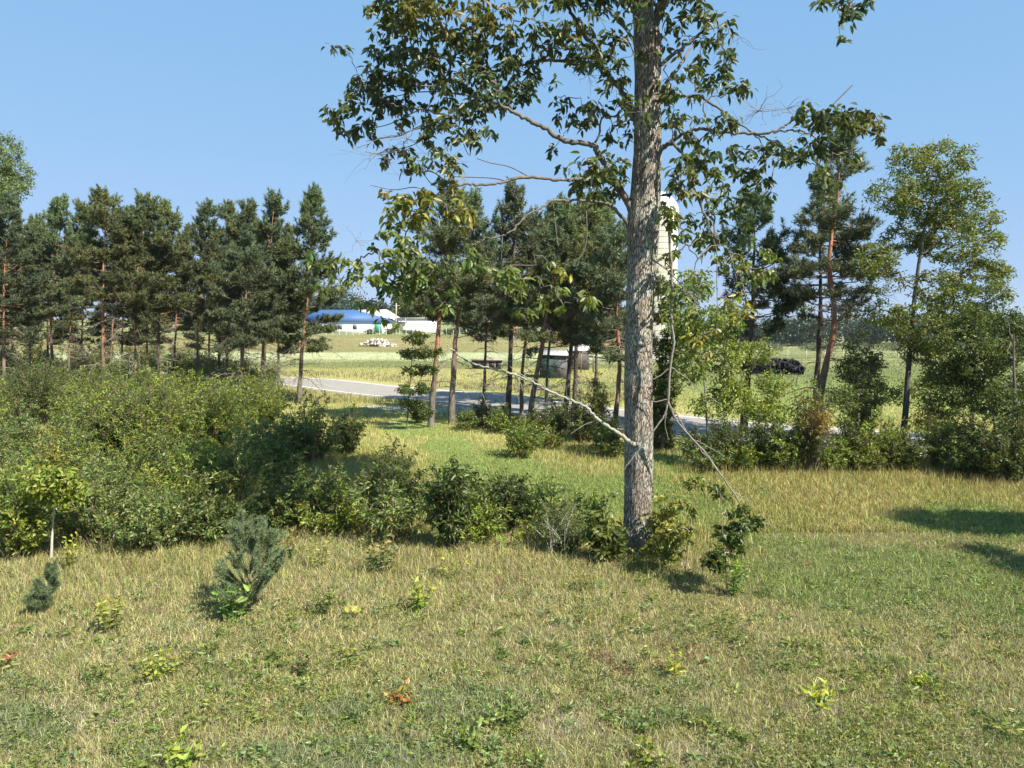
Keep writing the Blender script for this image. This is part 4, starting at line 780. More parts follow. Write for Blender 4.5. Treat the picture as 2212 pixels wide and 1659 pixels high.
# ------------------------------------------------------------------ foreground plants
def forb(px, py, h, label, n=5, L=.12, W=.045, col=(.16, .22, .04), name='weed', cat='plant', spread=.25, lean=.25, nl=12, tipcol=None, group='weeds in the dry grass', droop=.3, sc=(.14, .16, .05)):
    b0 = G(px, py); b0[2] = 0; root = empty(name, b0, label, cat, group); bs, bl = Bag(), Bag()
    for q in range(n):
        a = R.uniform(0, 6.28); hh = h * R.uniform(.65, 1.05); foot_ = b0 + [math.cos(a) * spread * .3 * R.random(), math.sin(a) * spread * .3 * R.random(), -.01]
        top = foot_ + [math.cos(a) * spread * R.uniform(.2, 1), math.sin(a) * spread * R.uniform(.2, 1), hh]
        t5 = np.linspace(0, 1, 6)[:, None]; pts = foot_ + (top - foot_) * t5 + R.normal(0, .015, (6, 3)) * t5; tubes(bs, pts, np.linspace(.006, .003, 6), 4, sc)
        f = np.linspace(.15, 1, nl); p0 = np.stack([np.interp(f, t5[:, 0], pts[:, k]) for k in range(3)], -1); ang = np.arange(nl) * 2.4 + a
        d = np.stack([np.cos(ang), np.sin(ang), R.uniform(-.1, .6, nl)], -1); d[-3:, 2] += .8
        c_ = np.tile(np.array(col, float), (nl, 1))
        if tipcol is not None: mm = (f > .6) & (R.random(nl) < .8); c_[mm] = tipcol
        leaves(bl, p0, d, L * R.uniform(.6, 1.1, nl) * (1.1 - .35 * f), W * R.uniform(.8, 1.1, nl), jit(c_, nl, .15, .07), .2, droop, True)
    bs.build('stems', M_twig, root, b0); bl.build('leaves', M_leaf, root, b0); return root
YG, GR, DK, OL = (.33, .34, .06), (.16, .22, .05), (.09, .13, .038), (.22, .23, .06)
forb(240, 1365, .62, 'yellow-green leafy weed with upright stems below the small leaning pine', 9, .13, .04, OL, tipcol=YG, spread=.3, nl=16)
forb(503, 1338, .5, 'large-leaved green weed in front of the tall young pine', 9, .22, .07, (.13, .2, .05), spread=.3, nl=12, tipcol=(.2, .3, .07))
forb(335, 1460, .3, 'wide low yellow-green bushy weed on the left', 14, .10, .045, (.22, .27, .05), spread=.38, nl=10, tipcol=(.34, .34, .06))
forb(700, 1330, .5, 'dark leafy weed right of the tall young pine', 10, .09, .035, DK, spread=.3, nl=14, tipcol=OL)
forb(825, 1240, .75, 'dark bushy weed with brown flower tops in front of the shaded shrubs', 12, .13, .05, DK, spread=.45, nl=14, tipcol=(.28, .22, .07))
forb(905, 1320, .5, 'bright green weed with pale yellow leaves below the shaded shrubs', 8, .14, .055, (.2, .3, .05), spread=.3, tipcol=YG)
forb(770, 1330, .12, 'pair of bright yellow leaves lying in the dry grass', 3, .16, .08, YG, spread=.2, nl=4)
forb(760, 1425, .22, 'small yellow-green weed in the middle foreground', 5, .1, .04, OL, tipcol=YG, spread=.12, nl=8)
forb(655, 1460, .28, 'upright weed with a brown seed head in the foreground', 6, .13, .035, (.13, .2, .05), spread=.16, nl=8, tipcol=(.14, .09, .04))
forb(868, 1515, .2, 'low weed with red and orange leaves in the foreground', 7, .11, .05, (.42, .13, .05), spread=.22, nl=7, tipcol=(.35, .3, .06), cat='plant')
forb(1100, 1560, .24, 'low spreading green weed near the bottom centre', 9, .1, .05, (.15, .22, .05), spread=.3, nl=8)
forb(1020, 1625, .3, 'broad-leaved green weed at the bottom edge', 6, .12, .06, (.17, .25, .06), spread=.2, nl=9)
forb(1458, 1462, .3, 'upright bright yellow weed in the dry grass below the big tree', 4, .14, .05, YG, spread=.14, nl=9, tipcol=(.45, .46, .05))
forb(1770, 1515, .16, 'spreading bright yellow weed on the right foreground', 8, .13, .05, (.42, .44, .05), spread=.3, nl=7)
forb(1980, 1480, .16, 'small bright yellow-green tuft near the right edge', 6, .1, .035, (.38, .42, .05), spread=.14, nl=8)
forb(1798, 1560, .08, 'single small yellow leaf sprig below the spreading yellow weed', 2, .08, .035, YG, spread=.06, nl=4)
forb(1380, 1655, .25, 'yellow-green weed at the bottom edge, right of centre', 8, .12, .05, (.26, .28, .05), spread=.25, nl=8)
forb(400, 1655, .25, 'yellow leaved weed at the bottom edge, left of centre', 7, .14, .05, (.3, .34, .05), spread=.25, nl=8)
forb(205, 1470, .22, 'small dark green weed left of the wide bushy one', 8, .08, .035, (.12, .19, .05), spread=.2, nl=8)
forb(150, 1230, .7, 'weed with yellow leaves behind the small leaning pine', 8, .1, .045, OL, spread=.25, tipcol=(.38, .36, .05))
forb(620, 1210, .55, 'weed with brown stalks right of the top of the tall young pine', 8, .12, .05, DK, spread=.28, tipcol=(.3, .2, .08))
forb(690, 1230, .7, 'pale yellow feathery weed between the young pine and the shaded shrubs', 9, .1, .03, (.3, .3, .08), spread=.3, nl=16)
forb(1260, 1280, .4, 'small weed left of the big trunk foot', 5, .09, .035, OL, spread=.2)
forb(1585, 1290, .75, 'leafy green weed below the spindly sapling right of the trunk', 10, .12, .035, (.13, .22, .045), spread=.3, nl=18, tipcol=(.24, .36, .05))
forb(1400, 1235, .4, 'yellowing ferny weed right in front of the trunk foot', 8, .1, .035, OL, spread=.3, tipcol=(.36, .33, .06))
forb(1230, 1195, .6, 'leafy weed at the edge of the lane left of the trunk', 7, .1, .035, GR, spread=.3)
forb(970, 1250, .5, 'yellow flowering weed between the shaded shrub and dry grass', 8, .1, .035, OL, spread=.4, tipcol=(.42, .36, .05))
forb(1390, 1580, .2, 'small round-leaved weed in the foreground centre right', 7, .07, .045, (.14, .22, .07), spread=.2, nl=7)
forb(20, 1445, .25, 'yellow weed with one red leaf at the left edge', 5, .12, .05, OL, spread=.15, nl=8, tipcol=(.34, .11, .05))
forb(1650, 1290, .45, 'thin grassy weed on the lawn right of the leafy sapling weed', 5, .14, .02, GR, spread=.25)
# spindly saplings right of the trunk
def sapling(px_l, blobs, label, kind, nt, per, Yd=None):
    Yd = Yd or G(*px_l[0])[1]
    return tree(px_l, .03, blobs, Yd, label, kind, nt, per, .12, .05, name='sapling', depth=.25, spread=.1, group='spindly saplings right of the big trunk', droop=.4, trunkcol=(.2, .17, .13))
sapling(((1573, 1290), (1568, 1230), (1562, 1160), (1555, 1060)), [(1555, 1060, 22, 20, .5), (1590, 1100, 25, 16, .8), (1575, 1150, 40, 20, 1), (1615, 1130, 35, 14, 1), (1550, 1210, 25, 22, 1), (1595, 1180, 25, 18, .6)], 'spindly sapling with dark leaf sprays reaching right', 'dark', 60, 9)
sapling(((1480, 1240), (1488, 1160), (1495, 1090), (1500, 1040)), [(1498, 1040, 18, 18, .6), (1470, 1090, 26, 16, .8), (1490, 1110, 20, 20, .6), (1460, 1150, 40, 28, 1), (1430, 1190, 40, 28, 1)], 'spindly sapling with yellowing leaves close to the trunk', 'yellow', 60, 8)
tree(((2000, 1005), (2004, 920), (2012, 830), (2020, 740)), .1, [(1990, 760, 50, 30, 1), (2030, 820, 50, 30, 1), (1960, 850, 45, 30, .8), (2010, 900, 50, 30, .8), (2050, 700, 50, 30, 1)], 26, 'young leafy tree crowding the trunk of the tall leafy tree', 'tall', 340, 12, .09, .04, name='young_tree', depth=1.)
tree(((2150, 1015), (2148, 920), (2140, 830), (2135, 760)), .1, [(2130, 700, 50, 30, 1), (2160, 760, 50, 30, 1), (2120, 830, 50, 30, .8), (2180, 880, 50, 30, .8)], 27, 'young tree between the two small trees at the right edge', 'tall', 320, 12, .09, .04, name='young_tree', depth=1.)
tree(((1650, 1008), (1652, 930), (1660, 850), (1665, 780)), .07, [(1640, 760, 40, 30, .7), (1670, 830, 35, 30, .7), (1640, 880, 45, 30, 1), (1690, 900, 35, 25, .7)], 25, 'thin young tree in front of the dark trunked pine', 'bright', 200, 10, .1, .045, name='young_tree', depth=.8)
# pale stemmed sapling in the thicket
tree(((110, 1210), (113, 1150), (118, 1090), (122, 1050)), .06, [(120, 1040, 45, 30, 1), (90, 1060, 30, 20, .7), (150, 1070, 30, 22, .7)], G(110, 1210)[1], 'sapling with a bare pale straight stem in front of the thicket', 'bright', 120, 12, name='sapling', trunkcol=(.42, .4, .34), depth=.4)
# young pines
def young_pine(px, py, h, label, lean=0., nw=4, spread=.42, tiers=1.):
    b0 = G(px, py); b0[2] = 0; root = empty('young_pine', b0, label, 'pine', 'young pines in the dry grass'); bs, bn = Bag(), Bag()
    top = b0 + [lean, 0, h]; tubes(bs, np.array([b0 - [0, 0, .02], (b0 + top) / 2 + [lean * .1, 0, 0], top]), np.array([.018, .012, .006]), 6, (.2, .17, .12)); sh = [((b0 + top) / 2 + [0, 0, h * .2], top)]
    for w in range(nw):
        f = .12 + .62 * w / max(1, nw - 1); p0 = b0 + (top - b0) * f
        for k in range(R.integers(4, 7)):
            a = R.uniform(0, 6.28); ln = spread * R.uniform(.75, 1.15) * (1.15 - f * .75); el = R.uniform(.35, .8) + f * .7
            d = np.array([math.cos(a) * math.cos(el), math.sin(a) * math.cos(el), math.sin(el)]); e = p0 + d * ln; m_ = p0 + d * ln * .5 - [0, 0, .03]
            tubes(bs, np.array([p0, m_, e]), np.array([.008, .006, .004]), 4, (.2, .17, .11)); sh.append((p0 + d * ln * .15, e))
            for q in range(3):
                v = unit(d + R.normal(0, .45, 3) + [0, 0, .3]); s0 = p0 + d * ln * R.uniform(.4, .8); sh.append((s0, s0 + v * ln * .4))
    for a, e in sh:
        nn = int(90 + 520 * np.linalg.norm(e - a)); t = R.random((nn, 1)); dd = unit(e - a); v = unit(dd * .9 + unit(R.normal(size=(nn, 3))))
        p0 = a + (e - a) * t; tp = p0 + v * R.uniform(.05, .085, (nn, 1)); sd = unit(np.cross(v, R.normal(size=(nn, 3)))) * .0042
        V = np.stack([p0 - sd, p0 + sd, tp], 1); i = np.arange(nn)[:, None] * 3; bn.add(V, i + [0, 1, 2], np.repeat(jit(np.array([.16, .205, .105]), nn, .22, .06), 3, axis=0))
    bs.build('stem', M_twig, root, b0); bn.build('needles', M_needle, root, b0); return root
young_pine(540, 1325, 1.5, 'tallest young blue-green pine in the dry grass on the left', .05, 7, .8)
young_pine(92, 1325, .85, 'small leaning young pine near the left edge', .25, 5, .3)
# dead stems in the feathery shrub
bt = Bag()
for px, top in ((1218, 1080), (1190, 1100)):
    b0 = G(px, 1200); s_ = b0[1] / FPX
    for q in range(9):
        e = b0 + np.array([R.normal(0, .3), R.normal(0, .2), (1200 - top) * s_ * R.uniform(.6, 1.1)]); m_ = b0 + (e - b0) * .5; m_[0] = b0[0] + (e[0] - b0[0]) * .2
        tubes(bt, np.array([b0, m_, e]), np.array([.008, .006, .002]), 4, (.4, .39, .33))
tag(bt.build('dead_weed_stalks', M_twig), 'bare pale dead stalks standing in front of the feathery shrub', 'plant')

# ------------------------------------------------------------------ the farm
YF = 168.
def wall_box(name, px0, px1, ptop, pbot, Yd, dep_, mat_, col, parent, o0, rz=0):
    a = P(px0, pbot, Yd); b_ = P(px1, ptop, Yd); bg_ = Bag(); box(bg_, ((a[0] + b_[0]) / 2, Yd + dep_ / 2, (a[2] + b_[2]) / 2), (b_[0] - a[0], dep_, b_[2] - a[2]), col); return bg_.build(name, mat_, parent, o0)
WH = (.8, .79, .76)
g0 = hz(-35., YF)
a = P(640, 722, YF); b_ = P(839, 694, YF); o0 = np.array([(a[0] + b_[0]) / 2, YF, float(g0)])
barn = empty('barn', o0, 'white barn with a blue metal hip roof and green door, seen past the left pines', 'barn')
zb = min(float(g0), a[2]) - .3
bg_ = Bag(); box(bg_, ((a[0] + b_[0]) / 2, YF + 5, (zb + b_[2]) / 2), (b_[0] - a[0], 10, b_[2] - zb), WH); bg_.build('wall', M_wood, barn, o0)
x0, x1, y0, y1, ze = a[0] - .5, b_[0] + .5, YF - .5, YF + 10.5, b_[2] + .02; zr = P(771, 672, YF)[2] + .35; rx = P(768, 672, YF + 5)[0]
bg_ = Bag(); bg_.add([(x0, y0, ze), (x1, y0, ze), (x1, y1, ze), (x0, y1, ze), (x0 + 5, YF + 5, zr), (rx, YF + 5, zr)], [np.array([[0, 1, 5, 4], [2, 3, 4, 5]]), np.array([[1, 2, 5], [3, 0, 4]]), np.array([[3, 2, 1, 0]])], (.045, .11, .26)); bg_.build('roof', M_metal, barn, o0)
def face(parent, o0, name, px0, px1, p0_, p1_, Yd, col, m, t=.06):
    a = P(px0, p1_, Yd); b_ = P(px1, p0_, Yd); bg_ = Bag(); box(bg_, ((a[0] + b_[0]) / 2, Yd - t / 2 - .003, (a[2] + b_[2]) / 2), (b_[0] - a[0], t, b_[2] - a[2]), col); return bg_.build(name, m, parent, o0)
dr = face(barn, o0, 'door', 808, 824, 697, 719, YF, (.07, .27, .2), M_metal)
fr = Bag()
for a_ in ((806.6, 808), (824, 825.4)): q0 = P(a_[0], 719, YF); q1 = P(a_[1], 695.5, YF); box(fr, ((q0[0] + q1[0]) / 2, YF - .06, (q0[2] + q1[2]) / 2), (q1[0] - q0[0], .12, q1[2] - q0[2]), (.75, .75, .75))
fr.build('frame', M_wood, dr, o0)
for q in (700, 730, 762): face(barn, o0, 'window', q, q + 9, 702, 711, YF, (.05, .07, .09), M_metal)
YB = 180.
a = P(771, 722, YB); b_ = P(938, 688, YB); o1 = np.array([(a[0] + b_[0]) / 2, YB, float(g0)])
shed2 = empty('long_shed', o1, 'long low white farm building extending right behind the blue-roofed barn', 'farm building')
bg_ = Bag(); box(bg_, ((a[0] + b_[0]) / 2, YB + 6, (zb + b_[2]) / 2), (b_[0] - a[0], 12, b_[2] - zb), WH); bg_.build('wall', M_wood, shed2, o1)
bg_ = Bag(); zt = P(800, 669, YB)[2]; xa, xb, xr = a[0] - .5, b_[0] + .5, P(851, 686, YB)[0]
bg_.add([(xa, YB - .4, b_[2] + .02), (xr, YB - .4, b_[2] + .02), (P(836, 669, YB + 5)[0], YB + 5, zt + .1), (xa, YB + 5, zt + .1), (xa, YB + 12.4, b_[2] + .02), (xr, YB + 12.4, b_[2] + .02)], [np.array([[0, 1, 2, 3], [3, 2, 5, 4]]), np.array([[1, 5, 2], [0, 3, 4]])], (.66, .62, .58)); bg_.build('roof', M_metal, shed2, o1)
bg_ = Bag(); box(bg_, ((xr + xb) / 2 + .2, YB + 6, b_[2] + .1), (xb - xr - .5, 12.8, .18), (.5, .46, .42)); bg_.build('roof_slab', M_metal, shed2, o1)
bg_ = Bag(); q0 = P(836, 699, YF + 3); q1 = P(868, 699, YF + 3); box(bg_, ((q0[0] + q1[0]) / 2, YB - 1.2, q0[2] + .4), (q1[0] - q0[0], 2.4, .12), (.3, .3, .3)); bg_.build('canopy', M_metal, shed2, o1)
def pole(px, py0, py1, Yd, r, label, name='utility_pole', cat='pole', col=(.36, .34, .31), arm=True):
    a = P(px, py1, Yd); a[2] = min(a[2], float(hz(a[0], a[1]))) ; b_ = P(px + 1, py0, Yd); bg_ = Bag(); root = empty(name, a, label, cat)
    tubes(bg_, np.linspace(a, b_, 4), np.linspace(r, r * .8, 4), 8, col, True); bg_.build('post', M_twig, root, a)
    if arm: bg_ = Bag(); box(bg_, b_ - [0, 0, .5], (1.5, .12, .12), col); bg_.build('crossarm', M_twig, root, a)
pole(855, 655, 722, 160, .17, 'pale utility pole in front of the long white building')
pole(875, 687, 722, 162, .1, 'short thin grey pole right of the utility pole', arm=False)
a = P(880, 719, 155); a[2] = float(hz(a[0], a[1])); w_ = 23 / FPX * 155
tr = empty('feed_trough', a, 'dark cattle trough standing in front of the long white building', 'trough'); bg_ = Bag()
V = []
for zq, sc_ in ((.25, .42), (.9, .5)): V += [(-w_ * sc_, -.4 * sc_ * 2, zq), (w_ * sc_, -.4 * sc_ * 2, zq), (w_ * sc_, .4 * sc_ * 2, zq), (-w_ * sc_, .4 * sc_ * 2, zq)]
bg_.add(np.array(V) + a, np.array([[0, 3, 2, 1], [0, 1, 5, 4], [1, 2, 6, 5], [2, 3, 7, 6], [3, 0, 4, 7], [4, 5, 6, 7]]), (.06, .06, .055)); bg_.build('basin', M_metal, tr, a)
for s1 in (-1, 1):
    bg_ = Bag(); box(bg_, a + [s1 * w_ * .3, 0, .12], (.12, .5, .3), (.08, .08, .08)); bg_.build('leg', M_metal, tr, a)
# fence: posts of a wire fence before the barns
FN = empty('wire_fence', (-40, 150, float(hz(-40., 150.))), 'wire fence of thin pale posts along the top of the bank before the barns', 'fence')
o2 = np.array(FN.location)
for k in range(34):
    x = -47 + k * 1.35; zq = float(hz(x, 150.)); bg_ = Bag(); tubes(bg_, np.array([[x, 150, zq - .1], [x + R.normal(0, .04), 150, zq + 1.25]]), np.array([.05, .045]), 5, (.5, .48, .42), True); bg_.build('post', M_twig, FN, o2)
bg_ = Bag()
for zq in (.45, .8, 1.1):
    xs_ = np.linspace(-47, -2.5, 30); tubes(bg_, np.stack([xs_, np.full(30, 150.), hz(xs_, np.full(30, 150.)) + zq], -1), np.full(30, .012), 3, (.3, .3, .3))
bg_.build('wire', M_metal, FN, o2)
# rock pile
a = G(820, 752, .45); a[2] = float(hz(a[0], a[1])); b1 = Bag(); base = None
ico = [np.array(v) for v in ((0, 0, 1), (.89, 0, .45), (.28, .85, .45), (-.72, .53, .45), (-.72, -.53, .45), (.28, -.85, .45), (.72, .53, -.45), (-.28, .85, -.45), (-.89, 0, -.45), (-.28, -.85, -.45), (.72, -.53, -.45), (0, 0, -1))]
icoF = np.array([(0, 1, 2), (0, 2, 3), (0, 3, 4), (0, 4, 5), (0, 5, 1), (1, 6, 2), (2, 7, 3), (3, 8, 4), (4, 9, 5), (5, 10, 1), (2, 6, 7), (3, 7, 8), (4, 8, 9), (5, 9, 10), (1, 10, 6), (11, 7, 6), (11, 8, 7), (11, 9, 8), (11, 10, 9), (11, 6, 10)])
def rock(bag, c, s, col): bag.add(np.array(ico) * np.array(s) * R.uniform(.75, 1.2, (12, 1)) + c, icoF, col)
for k in range(260):
    u = R.normal(0, .38, 2); u = np.clip(u, -1, 1); hgt = max(0, 1 - (u ** 2).sum()) * 1.2 * R.random()
    rock(b1, a + [u[0] * 2.9, u[1] * 1.3, hgt * .9 - u[0] * .25 + .05], R.uniform(.1, .3, 3), np.array([.42, .39, .34]) * R.uniform(.55, 1.25))
tag(b1.build('stone_pile', M_stone), 'heap of pale field stones on the grassy bank below the barn', 'stone pile')
# green and grey shed
YS = dep(815); a = P(1168, 815, YS); o3 = np.array([P(1195, 815, YS)[0], YS, float(hz(2.5, YS))])
sd = empty('small_shed', o3, 'small shed with dark green front and grey metal side at the pasture edge', 'shed'); zf = o3[2] - .05
xL, xM, xR = P(1168, 815, YS)[0], P(1197, 815, YS)[0], P(1225, 815, YS)[0]; zt = P(1195, 767, YS)[2]
bg_ = Bag(); box(bg_, ((xL + xM) / 2, YS + 1.2, (zf + zt) / 2), (xM - xL, 2.4, zt - zf), (.02, .05, .042)); w1 = bg_.build('front_panel', M_wood, sd, o3)
bg_ = Bag(); box(bg_, ((xM + xR) / 2 + .003, YS + 1.2, (zf + zt) / 2 - .02), (xR - xM, 2.36, zt - zf - .04), (.13, .135, .15)); bg_.build('metal_panel', M_wood, sd, o3)
bg_ = Bag(); V = np.array([(xL - .15, YS - .2, zt + .02), (xR + .15, YS - .2, zt - .06), (xR + .15, YS + 2.7, zt + .25), (xL - .15, YS + 2.7, zt + .32)]); V = np.vstack([V, V + [0, 0, .06]])
bg_.add(V, np.array([[0, 3, 2, 1], [4, 5, 6, 7], [0, 1, 5, 4], [1, 2, 6, 5], [2, 3, 7, 6], [3, 0, 4, 7]]), (.36, .35, .33)); bg_.build('roof', M_metal, sd, o3)
# livestock shelter with white roof behind
YL = 68.; o4 = P(1260, 800, YL); o4[2] = float(hz(o4[0], YL)); sh = empty('livestock_shelter', o4, 'open-sided dark shelter with a white sloping roof behind the shed', 'shelter')
xL, xR = P(1226, 800, YL)[0], P(1284, 800, YL)[0]; z0, z1 = P(1260, 758, YL)[2], P(1260, 741, YL)[2]
bg_ = Bag(); V = np.array([(xL, YL - .2, z0), (xR, YL - .2, z0), (xR - .5, YL + 3.5, z1 + .3), (xL + .5, YL + 3.5, z1 + .3)]); V = np.vstack([V, V + [0, 0, .06]])
bg_.add(V, np.array([[0, 3, 2, 1], [4, 5, 6, 7], [0, 1, 5, 4], [1, 2, 6, 5], [2, 3, 7, 6], [3, 0, 4, 7]]), (.6, .6, .59)); bg_.build('roof', M_metal, sh, o4)
for q in (0, 1, 2): 
    bg_ = Bag(); box(bg_, (xL + .1 + (xR - xL - .2) * q / 2, YL, (o4[2] + z0) / 2), (.12, .12, z0 - o4[2]), (.2, .17, .13)); bg_.build('post', M_twig, sh, o4)
bg_ = Bag(); box(bg_, ((xL + xR) / 2, YL + 3.3, (o4[2] + z0) / 2), (xR - xL - .3, .1, z0 - o4[2]), (.09, .085, .08)); bg_.build('back_wall', M_wood, sh, o4)
# low dark hutch
YH = 70.; o5 = P(1052, 796, YH); o5[2] = float(hz(o5[0], YH)); hu = empty('calf_hutch', o5, 'low hutch with black openings on the pale pasture strip', 'hutch')
bg_ = Bag(); box(bg_, o5 + [0, .6, .42], (2.9, 1.2, .84), (.2, .17, .15)); bg_.build('body', M_wood, hu, o5)
bg_ = Bag(); box(bg_, o5 + [0, .55, .88], (3.1, 1.5, .07), (.3, .22, .2)); bg_.build('roof', M_metal, hu, o5)
for q in (-1.05, -.35, .45, 1.1): bg_ = Bag(); box(bg_, o5 + [q, -.02, .4], (.5, .03, .6), (.012, .012, .014)); bg_.build('opening', M_metal, hu, o5)
# red farm wagon
YW = 128.
def wagon(px, py, w, label):
    o6 = P(px, py, YW); o6[2] = float(hz(o6[0], YW)); wg = empty('farm_wagon', o6, label, 'wagon', 'red farm wagons'); red = (.2, .045, .03)
    bg_ = Bag(); V = [(-w * .36, -.7, .8), (w * .36, -.7, .8), (w * .36, .7, .8), (-w * .36, .7, .8), (-w * .5, -1, 2.0), (w * .5, -1, 2.0), (w * .5, 1, 2.0), (-w * .5, 1, 2.0)]
    bg_.add(np.array(V) + o6, np.array([[0, 3, 2, 1], [0, 1, 5, 4], [1, 2, 6, 5], [2, 3, 7, 6], [3, 0, 4, 7], [4, 5, 6, 7]]), red); bg_.build('hopper', M_metal, wg, o6)
    bg_ = Bag(); box(bg_, o6 + [0, 0, .68], (w, .5, .12), (.2, .05, .04)); bg_.build('frame', M_metal, wg, o6)
    for sx in (-.36, .36):
        for sy in (-.8, .8):
            bg_ = Bag(); c0 = o6 + [sx * w, sy, .4]; tubes(bg_, np.array([c0 - [0, .1, 0], c0 - [0, .099, 0], c0 + [0, .1, 0]]), np.array([.38, .4, .38]), 14, (.03, .03, .03), True); bg_.build('wheel', M_metal, wg, o6)
wagon(1207, 738, 3.0, 'red farm wagon on the bank, seen between the paired trunks'); wagon(1108, 736, 1.8, 'smaller red farm wagon behind the dark pointed pine')
# dark pile
a = G(1668, 820, -.5); a[2] = float(hz(a[0], a[1])); b1 = Bag()
wpx = 62 * a[1] / FPX
for k in range(420):
    u = R.uniform(-1, 1); v = R.normal(0, .5); hgt = R.random() ** .7 * 1.15 * (1 - .5 * abs(u) ** 4)
    c0 = a + [u * wpx, v * .8, max(.1, hgt)]; rr = R.uniform(.16, .3); th = np.linspace(0, 6.2832, 9); n_ = unit(R.normal(size=3)); A1 = unit(np.cross(n_, [0.3, .2, 1])); B1 = np.cross(n_, A1)
    ring = c0 + rr * (np.cos(th)[:, None] * A1 + np.sin(th)[:, None] * B1); tubes(b1, ring, np.full(9, rr * .36), 5, np.array([.02, .02, .024]) * R.uniform(.6, 1.8))
tag(b1.build('tire_pile', M_stone), 'long low black pile lying on the right pasture behind the dark trunked pine', 'pile')
# silo
YO = 96.; sc_ = YO / FPX; cxs = P(1413, 690, YO)[0]; rs = 47 * sc_; zb = float(hz(cxs, YO)) - .2; ztop = P(1413, 462, YO)[2]; o7 = np.array([cxs, YO, zb + .2])
si = empty('silo', o7, 'tall pale concrete stave silo with a white dome, rising behind the big trunk', 'silo')
def silo_mat():
    m, t, o = mat('concrete_staves'); L = t.links.new; tc = nd(t, 'ShaderNodeTexCoord')
    br = nd(t, 'ShaderNodeTexBrick'); br.inputs['Scale'].default_value = 1; br.inputs['Mortar Size'].default_value = .018; br.inputs['Brick Width'].default_value = .75; br.inputs['Row Height'].default_value = .32
    sp = nd(t, 'ShaderNodeSeparateXYZ'); L(tc.outputs['Object'], sp.inputs[0]); at_ = nd(t, 'ShaderNodeMath', operation='ARCTAN2'); L(sp.outputs[1], at_.inputs[0]); L(sp.outputs[0], at_.inputs[1])
    mu = nd(t, 'ShaderNodeMath', operation='MULTIPLY'); L(at_.outputs[0], mu.inputs[0]); mu.inputs[1].default_value = 3.2; cb = nd(t, 'ShaderNodeCombineXYZ'); L(sp.outputs[2], cb.inputs[0]); L(mu.outputs[0], cb.inputs[1]); L(cb.outputs[0], br.inputs['Vector'])
    br.inputs['Color1'].default_value = (.45, .435, .375, 1); br.inputs['Color2'].default_value = (.50, .485, .42, 1); br.inputs['Mortar'].default_value = (.3, .28, .24, 1)
    n = nd(t, 'ShaderNodeTexNoise'); n.inputs['Scale'].default_value = .6; n.inputs['Detail'].default_value = 5; L(tc.outputs['Object'], n.inputs['Vector'])
    cr = nd(t, 'ShaderNodeValToRGB'); cr.color_ramp.elements[0].position = .58; cr.color_ramp.elements[0].color = (1, 1, 1, 1); cr.color_ramp.elements[1].position = .7; cr.color_ramp.elements[1].color = (1, .8, .58, 1); L(n.outputs['Fac'], cr.inputs[0])
    mx = nd(t, 'ShaderNodeMix', data_type='RGBA', blend_type='MULTIPLY'); mx.inputs[0].default_value = 1; L(br.outputs['Color'], mx.inputs[6]); L(cr.outputs[0], mx.inputs[7])
    p = nd(t, 'ShaderNodeBsdfPrincipled'); p.inputs['Roughness'].default_value = .85; L(mx.outputs[2], p.inputs['Base Color']); L(p.outputs[0], o.inputs[0]); return m
bg_ = Bag(); tubes(bg_, np.array([[cxs, YO, zb], [cxs, YO, (zb + ztop) / 2], [cxs, YO, ztop]]), np.full(3, rs), 64, (.6, .6, .5)); bg_.build('stave_wall', silo_mat(), si, o7, True)
bg_ = Bag(); phi = np.linspace(0, np.pi / 2 * .995, 12); hd = P(1413, 414, YO)[2] - ztop
tubes(bg_, np.stack([np.full(12, cxs), np.full(12, YO), ztop + .02 + hd * np.sin(phi)], -1), (rs + .05) * np.cos(phi), 48, (.78, .79, .8)); dm = bg_.build('dome', M_metal, si, o7, True)
for q in range(26):
    zz_ = zb + .5 + (ztop - zb - .7) * q / 25; th = np.linspace(0, 2 * np.pi, 41); bg_ = Bag(); tubes(bg_, np.stack([cxs + (rs + .01) * np.cos(th), YO + (rs + .01) * np.sin(th), np.full(41, zz_)], -1), np.full(41, .035), 4, (.3, .29, .27)); bg_.build('hoop', M_metal, si, o7)
bg_ = Bag(); box(bg_, (cxs + rs * .66, YO - rs * .66, (zb + ztop) / 2), (.8, .8, ztop - zb - .4), (.62, .62, .62), rz=math.radians(-45)); bg_.build('chute', M_metal, si, o7)
# wire fence across the right pasture
FR = empty('pasture_fence', (30, 105, float(hz(30., 105.))), 'thin post and wire fence crossing the right pasture', 'fence'); o8 = np.array(FR.location)
xs_ = np.linspace(12, 95, 30); ys_ = 105 + .1 * xs_
for x, y in zip(xs_, ys_):
    zq = float(hz(x, y)); bg_ = Bag(); tubes(bg_, np.array([[x, y, zq - .1], [x, y, zq + 1.2]]), np.array([.05, .05]), 5, (.45, .42, .36), True); bg_.build('post', M_twig, FR, o8)
bg_ = Bag()
for q in (.5, 1.0): tubes(bg_, np.stack([xs_, ys_, hz(xs_, ys_) + q], -1), np.full(30, .012), 3, (.3, .3, .3))
bg_.build('wire', M_metal, FR, o8)

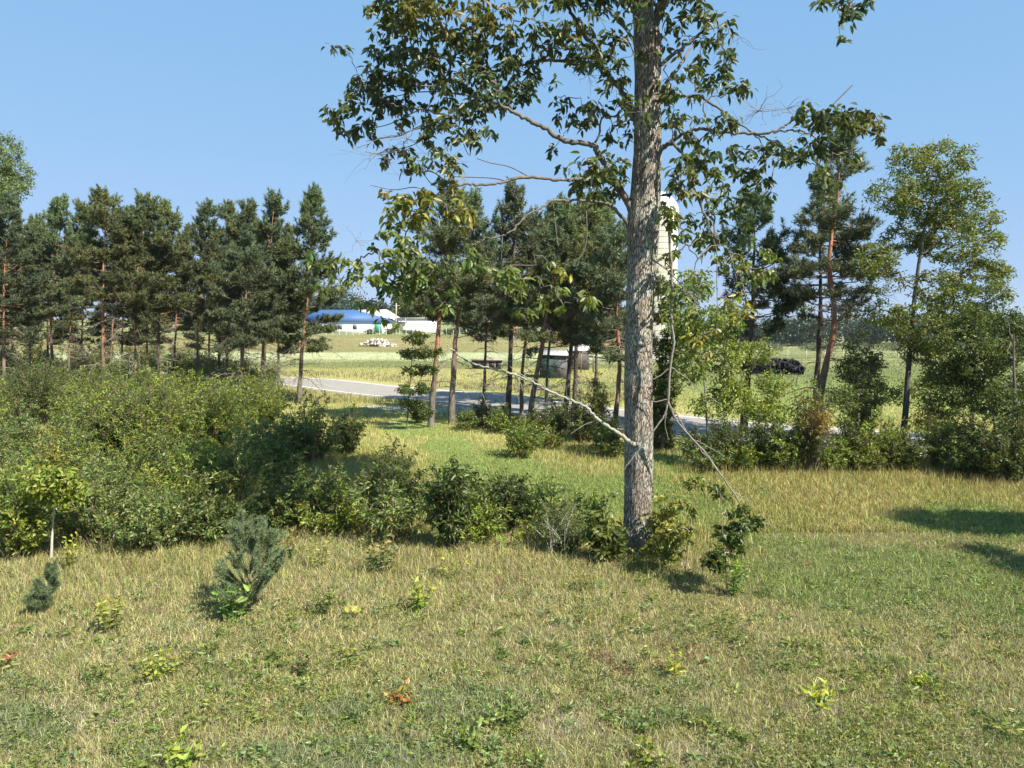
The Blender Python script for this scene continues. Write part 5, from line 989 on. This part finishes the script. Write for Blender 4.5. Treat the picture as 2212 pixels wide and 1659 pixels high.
# ------------------------------------------------------------------ distant woods
bl = Bag()
def wood(n, x0, x1, y0, y1, h0, h1, col):
    for _ in range(n):
        x = R.uniform(x0, x1); y = R.uniform(y0, y1); z = float(hz(x, y)); h = R.uniform(h0, h1); r = h * R.uniform(.32, .45)
        r *= 1.25; B = [(x + R.normal(0, r * .4), y + R.normal(0, r * .3), z + h * f, r * s1, r * s1, h * .25, 1) for f, s1 in ((.3, 1), (.5, .9), (.72, .65), (.55, .8))]
        T = blob_pts(B, 300, .6); d = unit(R.normal(size=(300, 3))); leaves(bl, T, d, R.uniform(.8, 1.5, 300), R.uniform(.6, 1.0, 300), jit(np.array(col) * R.uniform(.75, 1.25), 300, .2, .05))
wood(260, 10, 300, 296, 335, 9, 13.5, (.035, .062, .036))
wood(50, 60, 420, 345, 420, 12, 17, (.035, .062, .036))
wood(130, -150, 40, 290, 330, 8, 12, (.035, .06, .036))
wood(60, -420, -60, 330, 400, 14, 20, (.035, .06, .036))
tag(bl.build('distant_woods', M_leaf), 'far dark tree line closing the fields', None, None, 'stuff')
bl = Bag()
def scrub(n, x0, x1, y0, y1, h, r, col):
    for _ in range(n):
        x = R.uniform(x0, x1); y = R.uniform(y0, y1); z = float(hz(x, y)); T = blob_pts([(x, y, z + h * .5, r, r, h * .5, 1)], 150, .5); leaves(bl, T, R.normal(size=(150, 3)), .5, .3, jit(np.array(col) * R.uniform(.7, 1.3), 150, .2, .05))
scrub(110, 15, 230, 200, 235, 2.4, 2.2, (.12, .13, .08)); scrub(12, -30, 10, 152, 160, 1.1, 1.2, (.1, .13, .05))
tag(bl.build('field_scrub', M_leaf), 'grey-green scrub along the far edge of the pasture', None, None, 'stuff')
# tufts on the far verge and pasture
b = Bag(); x, y = sample(90000, 42, 150, 1.6, .72); c, g, s, px, py = cover(x, y); rd = road_d(x, y); keep = rd > 3.8; x, y, c, rd = x[keep], y[keep], c[keep], rd[keep]; n = len(x)
ver = (1 - ss(6, 9, rd))[:, None]; c = c * (1 - ver) + np.array([.28, .25, .12]) * ver
blades(b, x, y, R.uniform(.08, .2, n) * (1 + 1.6 * ver[:, 0]), .03 + .0006 * y * R.random(n), jit(c, n, .15, .05), .4, .3)
tag(b.build('pasture_grass', M_grass), 'rough grass on the road verge and pasture beyond', None, None, 'stuff')

# ------------------------------------------------------------------ the air
bg_ = Bag(); box(bg_, (0, 700, 15), (3400, 3600, 70)); hz_m, t, o = mat('air'); pv = nd(t, 'ShaderNodeVolumePrincipled')
pv.inputs['Color'].default_value = (.75, .85, 1, 1); pv.inputs['Density'].default_value = .0001; t.links.new(pv.outputs[0], o.inputs['Volume'])
hzo = bg_.build('haze', hz_m); hzo['kind'] = 'stuff'; hzo['label'] = 'thin summer haze over the far fields'
print('ground z range', z.min(), z.max(), xs.min(), xs.max(), ys.min(), ys.max())
